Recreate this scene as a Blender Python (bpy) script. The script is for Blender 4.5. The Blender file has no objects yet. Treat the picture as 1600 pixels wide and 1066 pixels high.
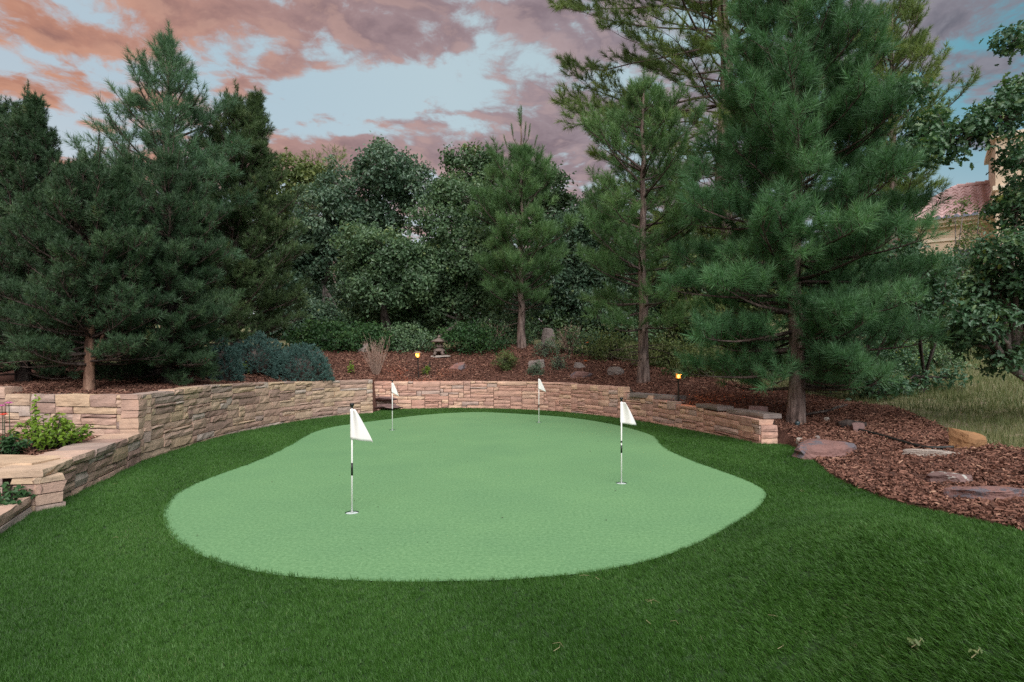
import bpy, math, random
import numpy as np
from mathutils import Vector, Matrix
from mathutils.geometry import delaunay_2d_cdt

# ------------------------------------------------------------------ scene, camera, sky, sun
scene = bpy.context.scene
COL = scene.collection
F = 920.0            # focal length in pixels of the 1600 px wide photograph
HZ = 557.0           # horizon row
EYE = 1.235
cam_d = bpy.data.cameras.new('camera')
cam = bpy.data.objects.new('camera', cam_d)
COL.objects.link(cam)
cam.location = (0, 0, EYE)
cam.rotation_euler = (math.radians(90), 0, 0)
cam_d.sensor_width = 36.0
cam_d.lens = 36.0 * F / 1600.0
cam_d.shift_y = (HZ - 533.0) / 1600.0
cam_d.clip_start = 0.05
cam_d.clip_end = 2000
scene.camera = cam
scene.render.engine = 'CYCLES'
scene.cycles.max_bounces = 6
scene.cycles.diffuse_bounces = 3
scene.cycles.glossy_bounces = 2
scene.cycles.transmission_bounces = 4
scene.cycles.transparent_max_bounces = 8
scene.cycles.use_denoising = False
scene.cycles.sample_clamp_indirect = 2.0
scene.view_settings.view_transform = 'Standard'
scene.view_settings.look = 'None'
scene.view_settings.gamma = 1
scene.view_settings.exposure = 0.4


def srgb(r, g, b):
    f = lambda c: c / 12.92 if c <= 0.04045 else ((c + 0.055) / 1.055) ** 2.4
    return (f(r / 255), f(g / 255), f(b / 255), 1)


def px(x, y, Y):
    """A point of the photograph at distance Y."""
    return Vector(((x - 800.0) / F * Y, Y, EYE - (y - HZ) / F * Y))


def gp(x, y, z=0.0):
    """A point of the photograph lying at height z."""
    Y = (EYE - z) * F / (y - HZ)
    return ((x - 800.0) / F * Y, Y)


class NT:
    def __init__(self, tree):
        self.t = tree
        self.n = tree.nodes
        self.l = tree.links

    def add(self, typ, **kw):
        nd = self.n.new(typ)
        for k, v in kw.items():
            setattr(nd, k, v)
        return nd

    def put(self, sock, val):
        if hasattr(val, 'is_output') or isinstance(val, bpy.types.NodeSocket):
            self.l.new(val, sock)
        elif val is not None:
            sock.default_value = val

    def math(self, op, a, b=None, c=None, clamp=False):
        nd = self.add('ShaderNodeMath', operation=op, use_clamp=clamp)
        self.put(nd.inputs[0], a)
        if b is not None:
            self.put(nd.inputs[1], b)
        if c is not None:
            self.put(nd.inputs[2], c)
        return nd.outputs[0]

    def vmath(self, op, a, b=None):
        nd = self.add('ShaderNodeVectorMath', operation=op)
        self.put(nd.inputs[0], a)
        if b is not None:
            self.put(nd.inputs[1], b)
        return nd.outputs['Value'] if op in ('DOT_PRODUCT', 'LENGTH', 'DISTANCE') else nd.outputs[0]

    def mix(self, f, a, b, blend='MIX'):
        nd = self.add('ShaderNodeMix', data_type='RGBA', blend_type=blend)
        self.put(nd.inputs[0], f)
        self.put(nd.inputs[6], a)
        self.put(nd.inputs[7], b)
        return nd.outputs[2]

    def ramp(self, f, stops, interp='LINEAR'):
        nd = self.add('ShaderNodeValToRGB')
        cr = nd.color_ramp
        cr.interpolation = interp
        while len(cr.elements) < len(stops):
            cr.elements.new(0.5)
        for e, (p, c) in zip(cr.elements, stops):
            e.position = p
            e.color = c if len(c) == 4 else (*c, 1)
        self.put(nd.inputs[0], f)
        return nd.outputs[0]

    def smooth(self, x, a, b, lo=0.0, hi=1.0):
        nd = self.add('ShaderNodeMapRange', interpolation_type='SMOOTHSTEP')
        self.put(nd.inputs[0], x)
        for i, v in enumerate((a, b, lo, hi)):
            nd.inputs[i + 1].default_value = v
        return nd.outputs[0]

    def noise(self, vec, scale, detail=4, rough=0.55, dist=0.0, lac=2.0):
        nd = self.add('ShaderNodeTexNoise')
        if vec is not None:
            self.put(nd.inputs['Vector'], vec)
        nd.inputs['Scale'].default_value = scale
        nd.inputs['Detail'].default_value = detail
        nd.inputs['Roughness'].default_value = rough
        nd.inputs['Distortion'].default_value = dist
        nd.inputs['Lacunarity'].default_value = lac
        return nd.outputs['Fac']


def build_sky():
    w = bpy.data.worlds.new('World')
    scene.world = w
    w.use_nodes = True
    N = NT(w.node_tree)
    N.n.clear()
    out = N.add('ShaderNodeOutputWorld')
    bg = N.add('ShaderNodeBackground')
    N.l.new(bg.outputs[0], out.inputs[0])
    D = N.add('ShaderNodeTexCoord').outputs['Generated']
    sep = N.add('ShaderNodeSeparateXYZ')
    N.l.new(D, sep.inputs[0])
    x, y, z = sep.outputs
    zc = N.math('MAXIMUM', z, 0.0)
    den = N.math('ADD', zc, 0.13)
    comb = N.add('ShaderNodeCombineXYZ')
    N.l.new(N.math('DIVIDE', x, den), comb.inputs[0])
    N.l.new(N.math('DIVIDE', y, den), comb.inputs[1])
    comb.inputs[2].default_value = 3.7
    p = comb.outputs[0]
    big = N.noise(p, 1.5, 3, 0.5)
    warp = N.add('ShaderNodeTexNoise')
    N.l.new(p, warp.inputs['Vector'])
    warp.inputs['Scale'].default_value = 2.4
    warp.inputs['Detail'].default_value = 4
    pw = N.vmath('ADD', p, N.vmath('MULTIPLY', warp.outputs['Color'], (0.22, 0.22, 0.0)))
    fine = N.noise(pw, 6.4, 10, 0.60)
    toward = N.noise(N.vmath('ADD', pw, (-0.045, 0.03, 0.0)), 6.4, 5, 0.55)
    dens = N.math('ADD', N.math('MULTIPLY', big, 0.28), N.math('MULTIPLY', fine, 0.97))

    # the large openings and banks of this evening's sky, as broad directions on the dome
    def lump(px_, py_, wx, wy, amt):
        d = Vector(((px_ - 800) / F, 1.0, (HZ - py_) / F)).normalized()
        right = Vector((1, 0, 0)) - d * d.x
        right.normalize()
        up = d.cross(right) * -1
        a = N.math('DIVIDE', N.vmath('DOT_PRODUCT', D, tuple(right)), wx / F)
        b = N.math('DIVIDE', N.vmath('DOT_PRODUCT', D, tuple(up)), wy / F)
        r2 = N.math('ADD', N.math('MULTIPLY', a, a), N.math('MULTIPLY', b, b))
        front = N.math('GREATER_THAN', N.vmath('DOT_PRODUCT', D, tuple(d)), 0.0)
        g = N.math('POWER', 2.718, N.math('MULTIPLY', r2, -1.0))
        return N.math('MULTIPLY', N.math('MULTIPLY', g, front), amt * 0.66)
    for a in ((480, 150, 150, 60, -0.22), (650, 130, 120, 34, -0.17), (430, 190, 60, 30, -0.14), (440, 118, 55, 20, 0.26),
              (90, 205, 120, 42, -0.2), (95, 85, 110, 40, -0.11), (650, 232, 220, 30, 0.16), (500, 250, 120, 26, 0.12),
              (350, 20, 420, 40, 0.12), (80, 140, 110, 26, 0.13), (800, 70, 160, 60, 0.07), (840, 190, 90, 50, 0.08), (720, 58, 90, 20, -0.06),
              (760, 200, 110, 14, -0.10), (1500, 75, 60, 14, -0.16), (1490, 170, 90, 30, -0.13), (1420, 30, 150, 60, 0.12), (1480, 260, 150, 40, -0.2), (1440, 130, 100, 20, 0.1)):
        dens = N.math('ADD', dens, lump(*a))
    cover = N.smooth(dens, 0.53, 0.685)
    thick = N.smooth(dens, 0.62, 0.88)
    # sunset to the left of the view, dusk to the right
    az = N.math('ADD', N.math('MULTIPLY', x, 0.5), 0.5)
    cloud_lit = N.ramp(az, [(0.0, srgb(214, 136, 88)), (0.22, srgb(192, 140, 120)), (0.40, srgb(164, 140, 142)), (0.60, srgb(148, 136, 144)), (0.8, srgb(130, 128, 138)), (1.0, srgb(112, 116, 130))])
    cloud_dark = N.ramp(az, [(0.0, srgb(166, 108, 86)), (0.25, srgb(150, 114, 108)), (0.40, srgb(132, 112, 118)), (0.60, srgb(120, 108, 118)), (0.8, srgb(94, 98, 110)), (1.0, srgb(80, 86, 100))])
    warm = N.noise(pw, 1.3, 4, 0.6)
    tn = N.math('ADD', thick, N.math('MULTIPLY', N.math('SUBTRACT', warm, 0.5), 1.6), clamp=True)
    cloud = N.mix(tn, cloud_lit, cloud_dark)
    edge = N.smooth(N.math('SUBTRACT', fine, toward), -0.02, 0.12)
    cloud = N.mix(N.math('MULTIPLY', edge, 0.5), cloud, N.ramp(az, [(0.0, srgb(236, 160, 104)), (0.3, srgb(206, 164, 148)), (0.55, srgb(186, 164, 164)), (0.8, srgb(150, 150, 160)), (1.0, srgb(130, 136, 150))]))
    glow = N.math('MULTIPLY', N.smooth(zc, 0.36, 0.12), N.smooth(x, 0.45, 0.0))
    cloud = N.mix(N.math('MULTIPLY', glow, 0.45), cloud, srgb(190, 146, 138))
    low = N.smooth(zc, 0.0, 0.40)
    gap_low = N.ramp(az, [(0.0, srgb(235, 226, 218)), (0.3, srgb(214, 218, 222)), (0.55, srgb(206, 214, 220)), (0.75, srgb(206, 214, 220)), (1.0, srgb(190, 206, 216))])
    gap_high = N.ramp(az, [(0.0, srgb(190, 196, 206)), (0.3, srgb(176, 198, 210)), (0.45, srgb(184, 204, 212)), (0.6, srgb(178, 200, 208)), (0.8, srgb(96, 158, 176)), (1.0, srgb(70, 128, 152))])
    gap = N.mix(low, gap_low, gap_high)
    ns = N.add('ShaderNodeTexSky', sky_type='NISHITA', sun_disc=False)
    ns.sun_elevation = math.radians(SUN_EL)
    ns.sun_rotation = math.radians(SUN_ROT)
    nish = N.vmath('MULTIPLY', ns.outputs[0], (0.05, 0.05, 0.05))
    gap = N.mix(0.12, gap, nish)
    cloud = N.mix(1.0, cloud, (0.91, 0.92, 0.93, 1), 'MULTIPLY')
    col = N.mix(cover, gap, cloud)
    hz = N.smooth(z, -0.02, 0.02)
    col = N.mix(hz, srgb(60, 70, 60), col)
    N.l.new(col, bg.inputs[0])
    bg.inputs[1].default_value = 0.84


SUN_EL, SUN_ROT = 46.0, 166.0
build_sky()
sun_d = bpy.data.lights.new('sun', 'SUN')
sun_d.energy = 3.6
sun_d.angle = math.radians(58)
sun_d.color = (1.0, 0.97, 0.95)
sun = bpy.data.objects.new('sun', sun_d)
COL.objects.link(sun)
_a = math.radians(SUN_ROT)
_sd = Vector((math.sin(_a) * math.cos(math.radians(SUN_EL)), math.cos(_a) * math.cos(math.radians(SUN_EL)), math.sin(math.radians(SUN_EL))))
sun.rotation_euler = _sd.to_track_quat('Z', 'Y').to_euler()
sun.location = (-6, -8, 14)

# ------------------------------------------------------------------ helpers


def tag(o, label=None, cat=None, group=None, kind=None):
    for k, v in (('label', label), ('category', cat), ('group', group), ('kind', kind)):
        if v:
            o[k] = v
    return o


def empty(name, loc, label=None, cat=None, group=None, rz=0.0):
    o = bpy.data.objects.new(name, None)
    o.empty_display_size = 0.2
    o.location = loc
    o.rotation_euler = (0, 0, rz)
    COL.objects.link(o)
    return tag(o, label, cat, group)


def mesh_obj(name, verts, faces, mat, parent=None, attr=None, smooth=False, loc=None):
    """faces: (n,3) or (n,4) int array or list of mixed polygons. attr: per-vertex float 'v'. verts are world/parent-local."""
    me = bpy.data.meshes.new(name)
    verts = np.asarray(verts, dtype=np.float32).reshape(-1, 3)
    if isinstance(faces, np.ndarray):
        nf, k = faces.shape
        me.vertices.add(len(verts))
        me.vertices.foreach_set('co', verts.ravel())
        me.loops.add(nf * k)
        me.loops.foreach_set('vertex_index', faces.astype(np.int32).ravel())
        me.polygons.add(nf)
        me.polygons.foreach_set('loop_start', np.arange(0, nf * k, k, dtype=np.int32))
        me.update(calc_edges=True)
    else:
        me.from_pydata(verts.tolist(), [], faces)
        me.update()
    if not smooth:
        me.polygons.foreach_set('use_smooth', np.zeros(len(me.polygons), dtype=bool))
    else:
        me.polygons.foreach_set('use_smooth', np.ones(len(me.polygons), dtype=bool))
    if attr is not None:
        a = me.attributes.new('v', 'FLOAT', 'POINT')
        a.data.foreach_set('value', np.asarray(attr, dtype=np.float32))
    me.materials.append(mat)
    o = bpy.data.objects.new(name, me)
    COL.objects.link(o)
    if parent is not None:
        o.parent = parent
    if loc is not None:
        o.location = loc
    return o


class MB:
    """Collects simple shapes into one mesh."""

    def __init__(self):
        self.v = []
        self.f = []

    def add(self, vs, fs):
        b = len(self.v)
        self.v += [tuple(v) for v in vs]
        self.f += [[i + b for i in f] for f in fs]

    def tube(self, pts, rads, n=8, cap=True, squash=None):
        pts = [Vector(p) for p in pts]
        vs, fs = [], []
        ref = None
        for i, p in enumerate(pts):
            d = (pts[min(i + 1, len(pts) - 1)] - pts[max(i - 1, 0)])
            if d.length < 1e-9:
                d = Vector((0, 0, 1))
            d.normalize()
            if ref is None:
                ref = Vector((1, 0, 0)) if abs(d.x) < 0.9 else Vector((0, 1, 0))
            u = (ref - d * ref.dot(d)).normalized()
            w = d.cross(u)
            ref = u
            for k in range(n):
                a = 2 * math.pi * k / n
                vs.append(p + (u * math.cos(a) + w * math.sin(a)) * rads[i])
        for i in range(len(pts) - 1):
            for k in range(n):
                k2 = (k + 1) % n
                fs.append([i * n + k, i * n + k2, (i + 1) * n + k2, (i + 1) * n + k])
        if cap:
            fs.append(list(range(n))[::-1])
            fs.append([(len(pts) - 1) * n + k for k in range(n)])
        self.add(vs, fs)

    def lathe(self, prof, n=16, c=(0, 0, 0), a0=0.0):
        vs, fs = [], []
        for r, z in prof:
            for k in range(n):
                a = a0 + 2 * math.pi * k / n
                vs.append((c[0] + r * math.cos(a), c[1] + r * math.sin(a), c[2] + z))
        m = len(prof)
        for i in range(m - 1):
            for k in range(n):
                k2 = (k + 1) % n
                fs.append([i * n + k, i * n + k2, (i + 1) * n + k2, (i + 1) * n + k])
        fs.append(list(range(n))[::-1])
        fs.append([(m - 1) * n + k for k in range(n)])
        self.add(vs, fs)

    def box(self, lo, hi):
        x0, y0, z0 = lo
        x1, y1, z1 = hi
        self.add([(x0, y0, z0), (x1, y0, z0), (x1, y1, z0), (x0, y1, z0), (x0, y0, z1), (x1, y0, z1), (x1, y1, z1), (x0, y1, z1)],
                 [[0, 3, 2, 1], [4, 5, 6, 7], [0, 1, 5, 4], [1, 2, 6, 5], [2, 3, 7, 6], [3, 0, 4, 7]])

    def build(self, name, mat, parent=None, smooth=False):
        return mesh_obj(name, self.v, self.f, mat, parent, smooth=smooth)


_GN = {}


def gn_group(K):
    """Instances the K patterns kept in the same mesh (proto = 0..K-1) on its loose points (proto = -1)."""
    if K in _GN:
        return _GN[K]
    g = bpy.data.node_groups.new('scatter_%d' % K, 'GeometryNodeTree')
    g.interface.new_socket('Geometry', in_out='INPUT', socket_type='NodeSocketGeometry')
    g.interface.new_socket('Geometry', in_out='OUTPUT', socket_type='NodeSocketGeometry')
    gi, go = g.nodes.new('NodeGroupInput'), g.nodes.new('NodeGroupOutput')

    def named(nm, typ):
        n = g.nodes.new('GeometryNodeInputNamedAttribute')
        n.data_type = typ
        n.inputs['Name'].default_value = nm
        return n.outputs['Attribute']

    def equal(sock, k):
        n = g.nodes.new('FunctionNodeCompare')
        n.data_type = 'INT'
        n.operation = 'EQUAL'
        g.links.new(sock, n.inputs[2])
        n.inputs[3].default_value = k
        return n.outputs[0]

    def part_of(k):
        n = g.nodes.new('GeometryNodeSeparateGeometry')
        n.domain = 'POINT'
        g.links.new(gi.outputs[0], n.inputs['Geometry'])
        g.links.new(equal(named('proto', 'INT'), k), n.inputs['Selection'])
        return n.outputs['Selection']
    pts = part_of(-1)
    join = g.nodes.new('GeometryNodeJoinGeometry')
    for k in range(K):
        ip = g.nodes.new('GeometryNodeInstanceOnPoints')
        g.links.new(pts, ip.inputs['Points'])
        g.links.new(equal(named('pick', 'INT'), k), ip.inputs['Selection'])
        g.links.new(part_of(k), ip.inputs['Instance'])
        g.links.new(named('rot', 'FLOAT_VECTOR'), ip.inputs['Rotation'])
        g.links.new(named('scl', 'FLOAT'), ip.inputs['Scale'])
        g.links.new(ip.outputs[0], join.inputs[0])
    g.links.new(join.outputs[0], go.inputs[0])
    _GN[K] = g
    return g


def axis_euler(D, rs):
    """Euler angles that turn +Z to each direction D with a random roll."""
    D = D / (np.linalg.norm(D, axis=1, keepdims=True) + 1e-9)
    ref = np.where(np.abs(D[:, 2:3]) < .9, np.array([[0, 0, 1.]]), np.array([[1., 0, 0]]))
    U = np.cross(ref, D)
    U /= np.linalg.norm(U, axis=1, keepdims=True) + 1e-9
    W = np.cross(D, U)
    a = rs.uniform(0, 2 * np.pi, len(D))[:, None]
    A = U * np.cos(a) + W * np.sin(a)
    B = np.cross(D, A)
    ex = np.arctan2(B[:, 2], D[:, 2])
    ey = np.arcsin(np.clip(-A[:, 2], -1, 1))
    ez = np.arctan2(A[:, 1], A[:, 0])
    return np.stack([ex, ey, ez], 1)


def scatter(name, P, R, S, VB, protos, mat, parent, rs):
    """One object whose many small pieces (needle tufts, leaf sprays, grass clumps) repeat a few patterns."""
    K = len(protos)
    pv = np.concatenate([p[0] for p in protos])
    cnt = [len(p[0]) for p in protos]
    off = np.r_[0, np.cumsum(cnt)][:-1]
    pf = np.concatenate([p[1] + o for p, o in zip(protos, off)])
    n0, n1 = len(pv), len(P)
    me = bpy.data.meshes.new(name)
    me.vertices.add(n0 + n1)
    me.vertices.foreach_set('co', np.concatenate([pv, P]).astype(np.float32).ravel())
    nf, k = pf.shape
    me.loops.add(nf * k)
    me.loops.foreach_set('vertex_index', pf.astype(np.int32).ravel())
    me.polygons.add(nf)
    me.polygons.foreach_set('loop_start', np.arange(0, nf * k, k, dtype=np.int32))
    me.update(calc_edges=True)
    me.polygons.foreach_set('use_smooth', np.zeros(nf, dtype=bool))

    def attr(nm, typ, dat, key='value'):
        a = me.attributes.new(nm, typ, 'POINT')
        a.data.foreach_set(key, np.ascontiguousarray(dat).ravel())
    attr('proto', 'INT', np.concatenate([np.repeat(np.arange(K), cnt), np.full(n1, -1)]).astype(np.int32))
    attr('pick', 'INT', np.concatenate([np.full(n0, -1), rs.randint(0, K, n1)]).astype(np.int32))
    attr('scl', 'FLOAT', np.concatenate([np.ones(n0), S]).astype(np.float32))
    attr('vb', 'FLOAT', np.concatenate([np.zeros(n0), VB]).astype(np.float32))
    attr('v', 'FLOAT', np.concatenate([np.concatenate([p[2] for p in protos]), np.zeros(n1)]).astype(np.float32))
    attr('rot', 'FLOAT_VECTOR', np.concatenate([np.zeros((n0, 3)), R]).astype(np.float32), 'vector')
    me.materials.append(mat)
    o = bpy.data.objects.new(name, me)
    COL.objects.link(o)
    if parent is not None:
        o.parent = parent
    md = o.modifiers.new('scatter', 'NODES')
    md.node_group = gn_group(K)
    o['kind'] = 'stuff'
    return o


# ------------------------------------------------------------------ materials
MATS = {}


def material(name):
    m = bpy.data.materials.new(name)
    m.use_nodes = True
    N = NT(m.node_tree)
    bsdf = next(n for n in N.n if n.type == 'BSDF_PRINCIPLED')
    out = next(n for n in N.n if n.type == 'OUTPUT_MATERIAL')
    MATS[name] = m
    return m, N, bsdf, out


def plain(name, col, rough=0.6, spec=0.4, metal=0.0, bump=0.0, bscale=40, var=0.0):
    m, N, b, out = material(name)
    b.inputs['Roughness'].default_value = rough
    b.inputs['Specular IOR Level'].default_value = spec
    b.inputs['Metallic'].default_value = metal
    if var or bump:
        tc = N.add('ShaderNodeTexCoord').outputs['Object']
        nz = N.noise(tc, bscale, 6, 0.6)
        c = N.mix(nz, tuple(max(0, v * (1 - var)) for v in col[:3]) + (1,), tuple(v * (1 + var) for v in col[:3]) + (1,))
        N.l.new(c, b.inputs['Base Color'])
        if bump:
            bp = N.add('ShaderNodeBump')
            bp.inputs['Strength'].default_value = bump
            bp.inputs['Distance'].default_value = 0.02
            N.l.new(nz, bp.inputs['Height'])
            N.l.new(bp.outputs[0], b.inputs['Normal'])
    else:
        b.inputs['Base Color'].default_value = col
    return m


def leafy(name, stops, rough=0.5, spec=0.3, trans=0.22, obj_var=0.0, patch=0.0, pscale=0.5):
    """Foliage: colour by the per-leaf value 'v', a little light passing through."""
    m, N, b, out = material(name)
    at = N.add('ShaderNodeAttribute', attribute_name='v').outputs['Fac']
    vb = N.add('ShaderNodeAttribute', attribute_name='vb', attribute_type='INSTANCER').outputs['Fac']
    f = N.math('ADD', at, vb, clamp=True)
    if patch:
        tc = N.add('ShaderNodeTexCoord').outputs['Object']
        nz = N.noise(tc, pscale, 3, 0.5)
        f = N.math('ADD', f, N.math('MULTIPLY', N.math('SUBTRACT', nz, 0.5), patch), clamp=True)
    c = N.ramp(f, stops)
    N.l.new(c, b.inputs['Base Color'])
    b.inputs['Roughness'].default_value = rough
    b.inputs['Specular IOR Level'].default_value = spec
    if trans:
        tr = N.add('ShaderNodeBsdfTranslucent')
        N.l.new(N.mix(1.0, c, (1.3, 1.5, 0.9, 1), 'MULTIPLY'), tr.inputs[0])
        mx = N.add('ShaderNodeMixShader')
        mx.inputs[0].default_value = trans
        N.l.new(b.outputs[0], mx.inputs[1])
        N.l.new(tr.outputs[0], mx.inputs[2])
        N.l.new(mx.outputs[0], out.inputs[0])
    return m


def stone_mat(name, stops, bump=0.5, spots=None, scale=30, layer=0.38):
    m, N, b, out = material(name)
    tc = N.add('ShaderNodeTexCoord').outputs['Object']
    rnd = N.add('ShaderNodeObjectInfo').outputs['Random']
    off = N.add('ShaderNodeCombineXYZ')
    N.l.new(N.math('MULTIPLY', rnd, 37.0), off.inputs[0])
    N.l.new(N.math('MULTIPLY', rnd, 91.0), off.inputs[1])
    p = N.vmath('ADD', tc, off.outputs[0])
    c = N.ramp(rnd, stops, 'CONSTANT' if len(stops) > 6 else 'LINEAR')
    nz = N.noise(p, 5.0, 6, 0.65)
    strata = N.noise(N.vmath('MULTIPLY', p, (2.0, 2.0, 26.0)), 1.6, 5, 0.6)
    c = N.mix(0.6, c, N.ramp(nz, [(0.25, (0.55, 0.52, 0.52)), (0.5, (1.02, 1.0, 0.98)), (0.75, (1.36, 1.28, 1.18))]), 'MULTIPLY')
    c = N.mix(layer, c, N.ramp(strata, [(0.3, (0.62, 0.58, 0.58)), (0.7, (1.25, 1.22, 1.2))]), 'MULTIPLY')
    if spots:
        sn = N.noise(p, spots[1], 5, 0.7)
        c = N.mix(N.smooth(sn, spots[2], spots[2] + 0.05), c, spots[0])
    N.l.new(c, b.inputs['Base Color'])
    b.inputs['Roughness'].default_value = 0.85
    b.inputs['Specular IOR Level'].default_value = 0.25
    h = N.math('ADD', N.math('MULTIPLY', N.noise(p, scale, 8, 0.7), 1.0), N.math('MULTIPLY', strata, layer * 1.6))
    bp = N.add('ShaderNodeBump')
    bp.inputs['Strength'].default_value = bump
    bp.inputs['Distance'].default_value = 0.022
    N.l.new(h, bp.inputs['Height'])
    N.l.new(bp.outputs[0], b.inputs['Normal'])
    return m


def bark_mat(name, lo, mid, hi, sx=14, sz=3):
    m, N, b, out = material(name)
    tc = N.add('ShaderNodeTexCoord').outputs['Object']
    p = N.vmath('MULTIPLY', tc, (sx, sx, sz))
    nz = N.noise(p, 1.0, 7, 0.65, 0.4)
    c = N.ramp(nz, [(0.36, lo), (0.5, mid), (0.66, hi)])
    big = N.noise(tc, 2.2, 3, 0.5)
    c = N.mix(0.5, c, N.ramp(big, [(0.3, (0.6, 0.6, 0.62)), (0.7, (1.3, 1.2, 1.1))]), 'MULTIPLY')
    N.l.new(c, b.inputs['Base Color'])
    b.inputs['Roughness'].default_value = 0.9
    b.inputs['Specular IOR Level'].default_value = 0.15
    bp = N.add('ShaderNodeBump')
    bp.inputs['Strength'].default_value = 1.0
    bp.inputs['Distance'].default_value = 0.06
    N.l.new(nz, bp.inputs['Height'])
    N.l.new(bp.outputs[0], b.inputs['Normal'])
    return m


M_WALL = stone_mat('sandstone', [(0.0, (0.505, 0.366, 0.279)), (0.10, (0.546, 0.416, 0.307)), (0.22, (0.422, 0.297, 0.246)), (0.33, (0.536, 0.386, 0.302)), (0.45, (0.412, 0.322, 0.279)),
                                 (0.55, (0.567, 0.426, 0.298)), (0.66, (0.494, 0.342, 0.274)), (0.78, (0.515, 0.436, 0.381)), (0.86, (0.556, 0.406, 0.326)), (0.94, (0.381, 0.262, 0.219))])
M_ROSE = stone_mat('rose_sandstone', [(0.0, (0.569, 0.359, 0.279)), (0.12, (0.629, 0.411, 0.316)), (0.25, (0.533, 0.320, 0.252)), (0.37, (0.643, 0.440, 0.333)), (0.5, (0.484, 0.308, 0.252)),
                                      (0.6, (0.654, 0.457, 0.333)), (0.7, (0.582, 0.365, 0.289)), (0.8, (0.508, 0.382, 0.328)), (0.9, (0.606, 0.388, 0.306))])
M_PURPLE = stone_mat('purple_stone', [(0.0, (0.20, 0.13, 0.125)), (1.0, (0.24, 0.16, 0.15))], 0.8)
M_GREYSTONE = stone_mat('grey_stone', [(0.0, (0.23, 0.20, 0.19)), (1.0, (0.29, 0.25, 0.23))], 0.8)
M_BOULDER = stone_mat('rose_boulder', [(0.0, (0.216, 0.122, 0.112)), (1.0, (0.240, 0.144, 0.130))], 0.9, ((0.14, 0.125, 0.14, 1), 2.6, 0.52), layer=.15)
M_TAN = stone_mat('tan_boulder', [(0.0, (0.279, 0.152, 0.076)), (1.0, (0.295, 0.167, 0.083))], 0.8, layer=.12)
M_LICHEN = stone_mat('lichen_rock', [(0.0, (0.204, 0.132, 0.124)), (1.0, (0.221, 0.152, 0.144))], 0.9, ((0.46, 0.46, 0.42, 1), 5.0, 0.57))
M_PALE = stone_mat('pale_rock', [(0.0, (0.370, 0.327, 0.294)), (1.0, (0.396, 0.353, 0.311))], 0.9, ((0.2, 0.16, 0.14, 1), 6.0, 0.58), layer=.2)
M_LANTERN = stone_mat('lantern_stone', [(0.0, (0.17, 0.13, 0.115)), (1.0, (0.19, 0.15, 0.13))], 0.6, scale=40)
M_CORE = plain('dark_backfill', (0.05, 0.038, 0.032, 1), 0.95, 0.1)

M_BARK = bark_mat('pine_bark', (0.075, 0.055, 0.05, 1), (0.20, 0.15, 0.135, 1), (0.32, 0.25, 0.225, 1))
M_BARK_RED = bark_mat('ponderosa_bark', (0.10, 0.06, 0.045, 1), (0.30, 0.18, 0.13, 1), (0.42, 0.28, 0.21, 1), 8, 2)
M_LIMB = bark_mat('limb_bark', (0.045, 0.035, 0.032, 1), (0.11, 0.083, 0.074, 1), (0.19, 0.15, 0.135, 1), 20, 8)
M_BARK_OAK = bark_mat('oak_bark', (0.07, 0.06, 0.055, 1), (0.17, 0.15, 0.14, 1), (0.29, 0.26, 0.24, 1), 18, 5)
M_BARK_DARK = bark_mat('dark_bark', (0.03, 0.025, 0.025, 1), (0.075, 0.062, 0.058, 1), (0.13, 0.11, 0.10, 1), 18, 5)

M_NEEDLE_BIG = leafy('blue_green_needles', [(0.0, (0.051, 0.123, 0.060)), (0.5, (0.099, 0.222, 0.099)), (0.9, (0.172, 0.330, 0.142)), (1.0, (0.269, 0.337, 0.123))], patch=0.35, pscale=0.7)
M_NEEDLE_MID = leafy('mid_green_needles', [(0.0, (0.062, 0.129, 0.054)), (0.5, (0.125, 0.236, 0.094)), (0.9, (0.218, 0.330, 0.128)), (1.0, (0.312, 0.337, 0.121))], patch=0.4, pscale=0.6)
M_NEEDLE_DARK = leafy('dark_green_needles', [(0.0, (0.031, 0.065, 0.034)), (0.5, (0.062, 0.120, 0.059)), (0.9, (0.110, 0.177, 0.078)), (1.0, (0.165, 0.148, 0.055))], patch=0.45, pscale=1.1, trans=0.15)
M_NEEDLE_OLIVE = leafy('olive_green_needles', [(0.0, (0.040, 0.070, 0.032)), (0.5, (0.081, 0.134, 0.055)), (0.9, (0.144, 0.195, 0.079)), (1.0, (0.191, 0.137, 0.061))], patch=0.45, pscale=0.9, trans=0.15)
M_NEEDLE_LIGHT = leafy('pale_green_needles', [(0.0, (0.06, 0.12, 0.07)), (0.5, (0.11, 0.21, 0.12)), (1.0, (0.17, 0.28, 0.15))], patch=0.35, pscale=0.7)
M_NEEDLE_YELLOW = leafy('yellow_green_needles', [(0.0, (0.078, 0.132, 0.048)), (0.5, (0.168, 0.240, 0.072)), (1.0, (0.300, 0.348, 0.096))], patch=0.6, pscale=0.35)
M_JUNIPER = leafy('blue_juniper', [(0.0, (0.041, 0.086, 0.078)), (0.5, (0.082, 0.166, 0.146)), (1.0, (0.149, 0.243, 0.212))], trans=0.1, rough=0.6)
M_OAK = leafy('oak_leaves', [(0.0, (0.052, 0.098, 0.052)), (0.5, (0.098, 0.172, 0.090)), (0.85, (0.155, 0.236, 0.112)), (1.0, (0.218, 0.265, 0.090))], rough=0.42, spec=0.4, patch=0.5, pscale=0.45)
M_OAK_BLUE = leafy('blue_oak_leaves', [(0.0, (0.046, 0.090, 0.060)), (0.5, (0.090, 0.159, 0.103)), (0.85, (0.149, 0.218, 0.140)), (1.0, (0.207, 0.253, 0.112))], rough=0.42, spec=0.4, patch=0.5, pscale=0.45)
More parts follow.
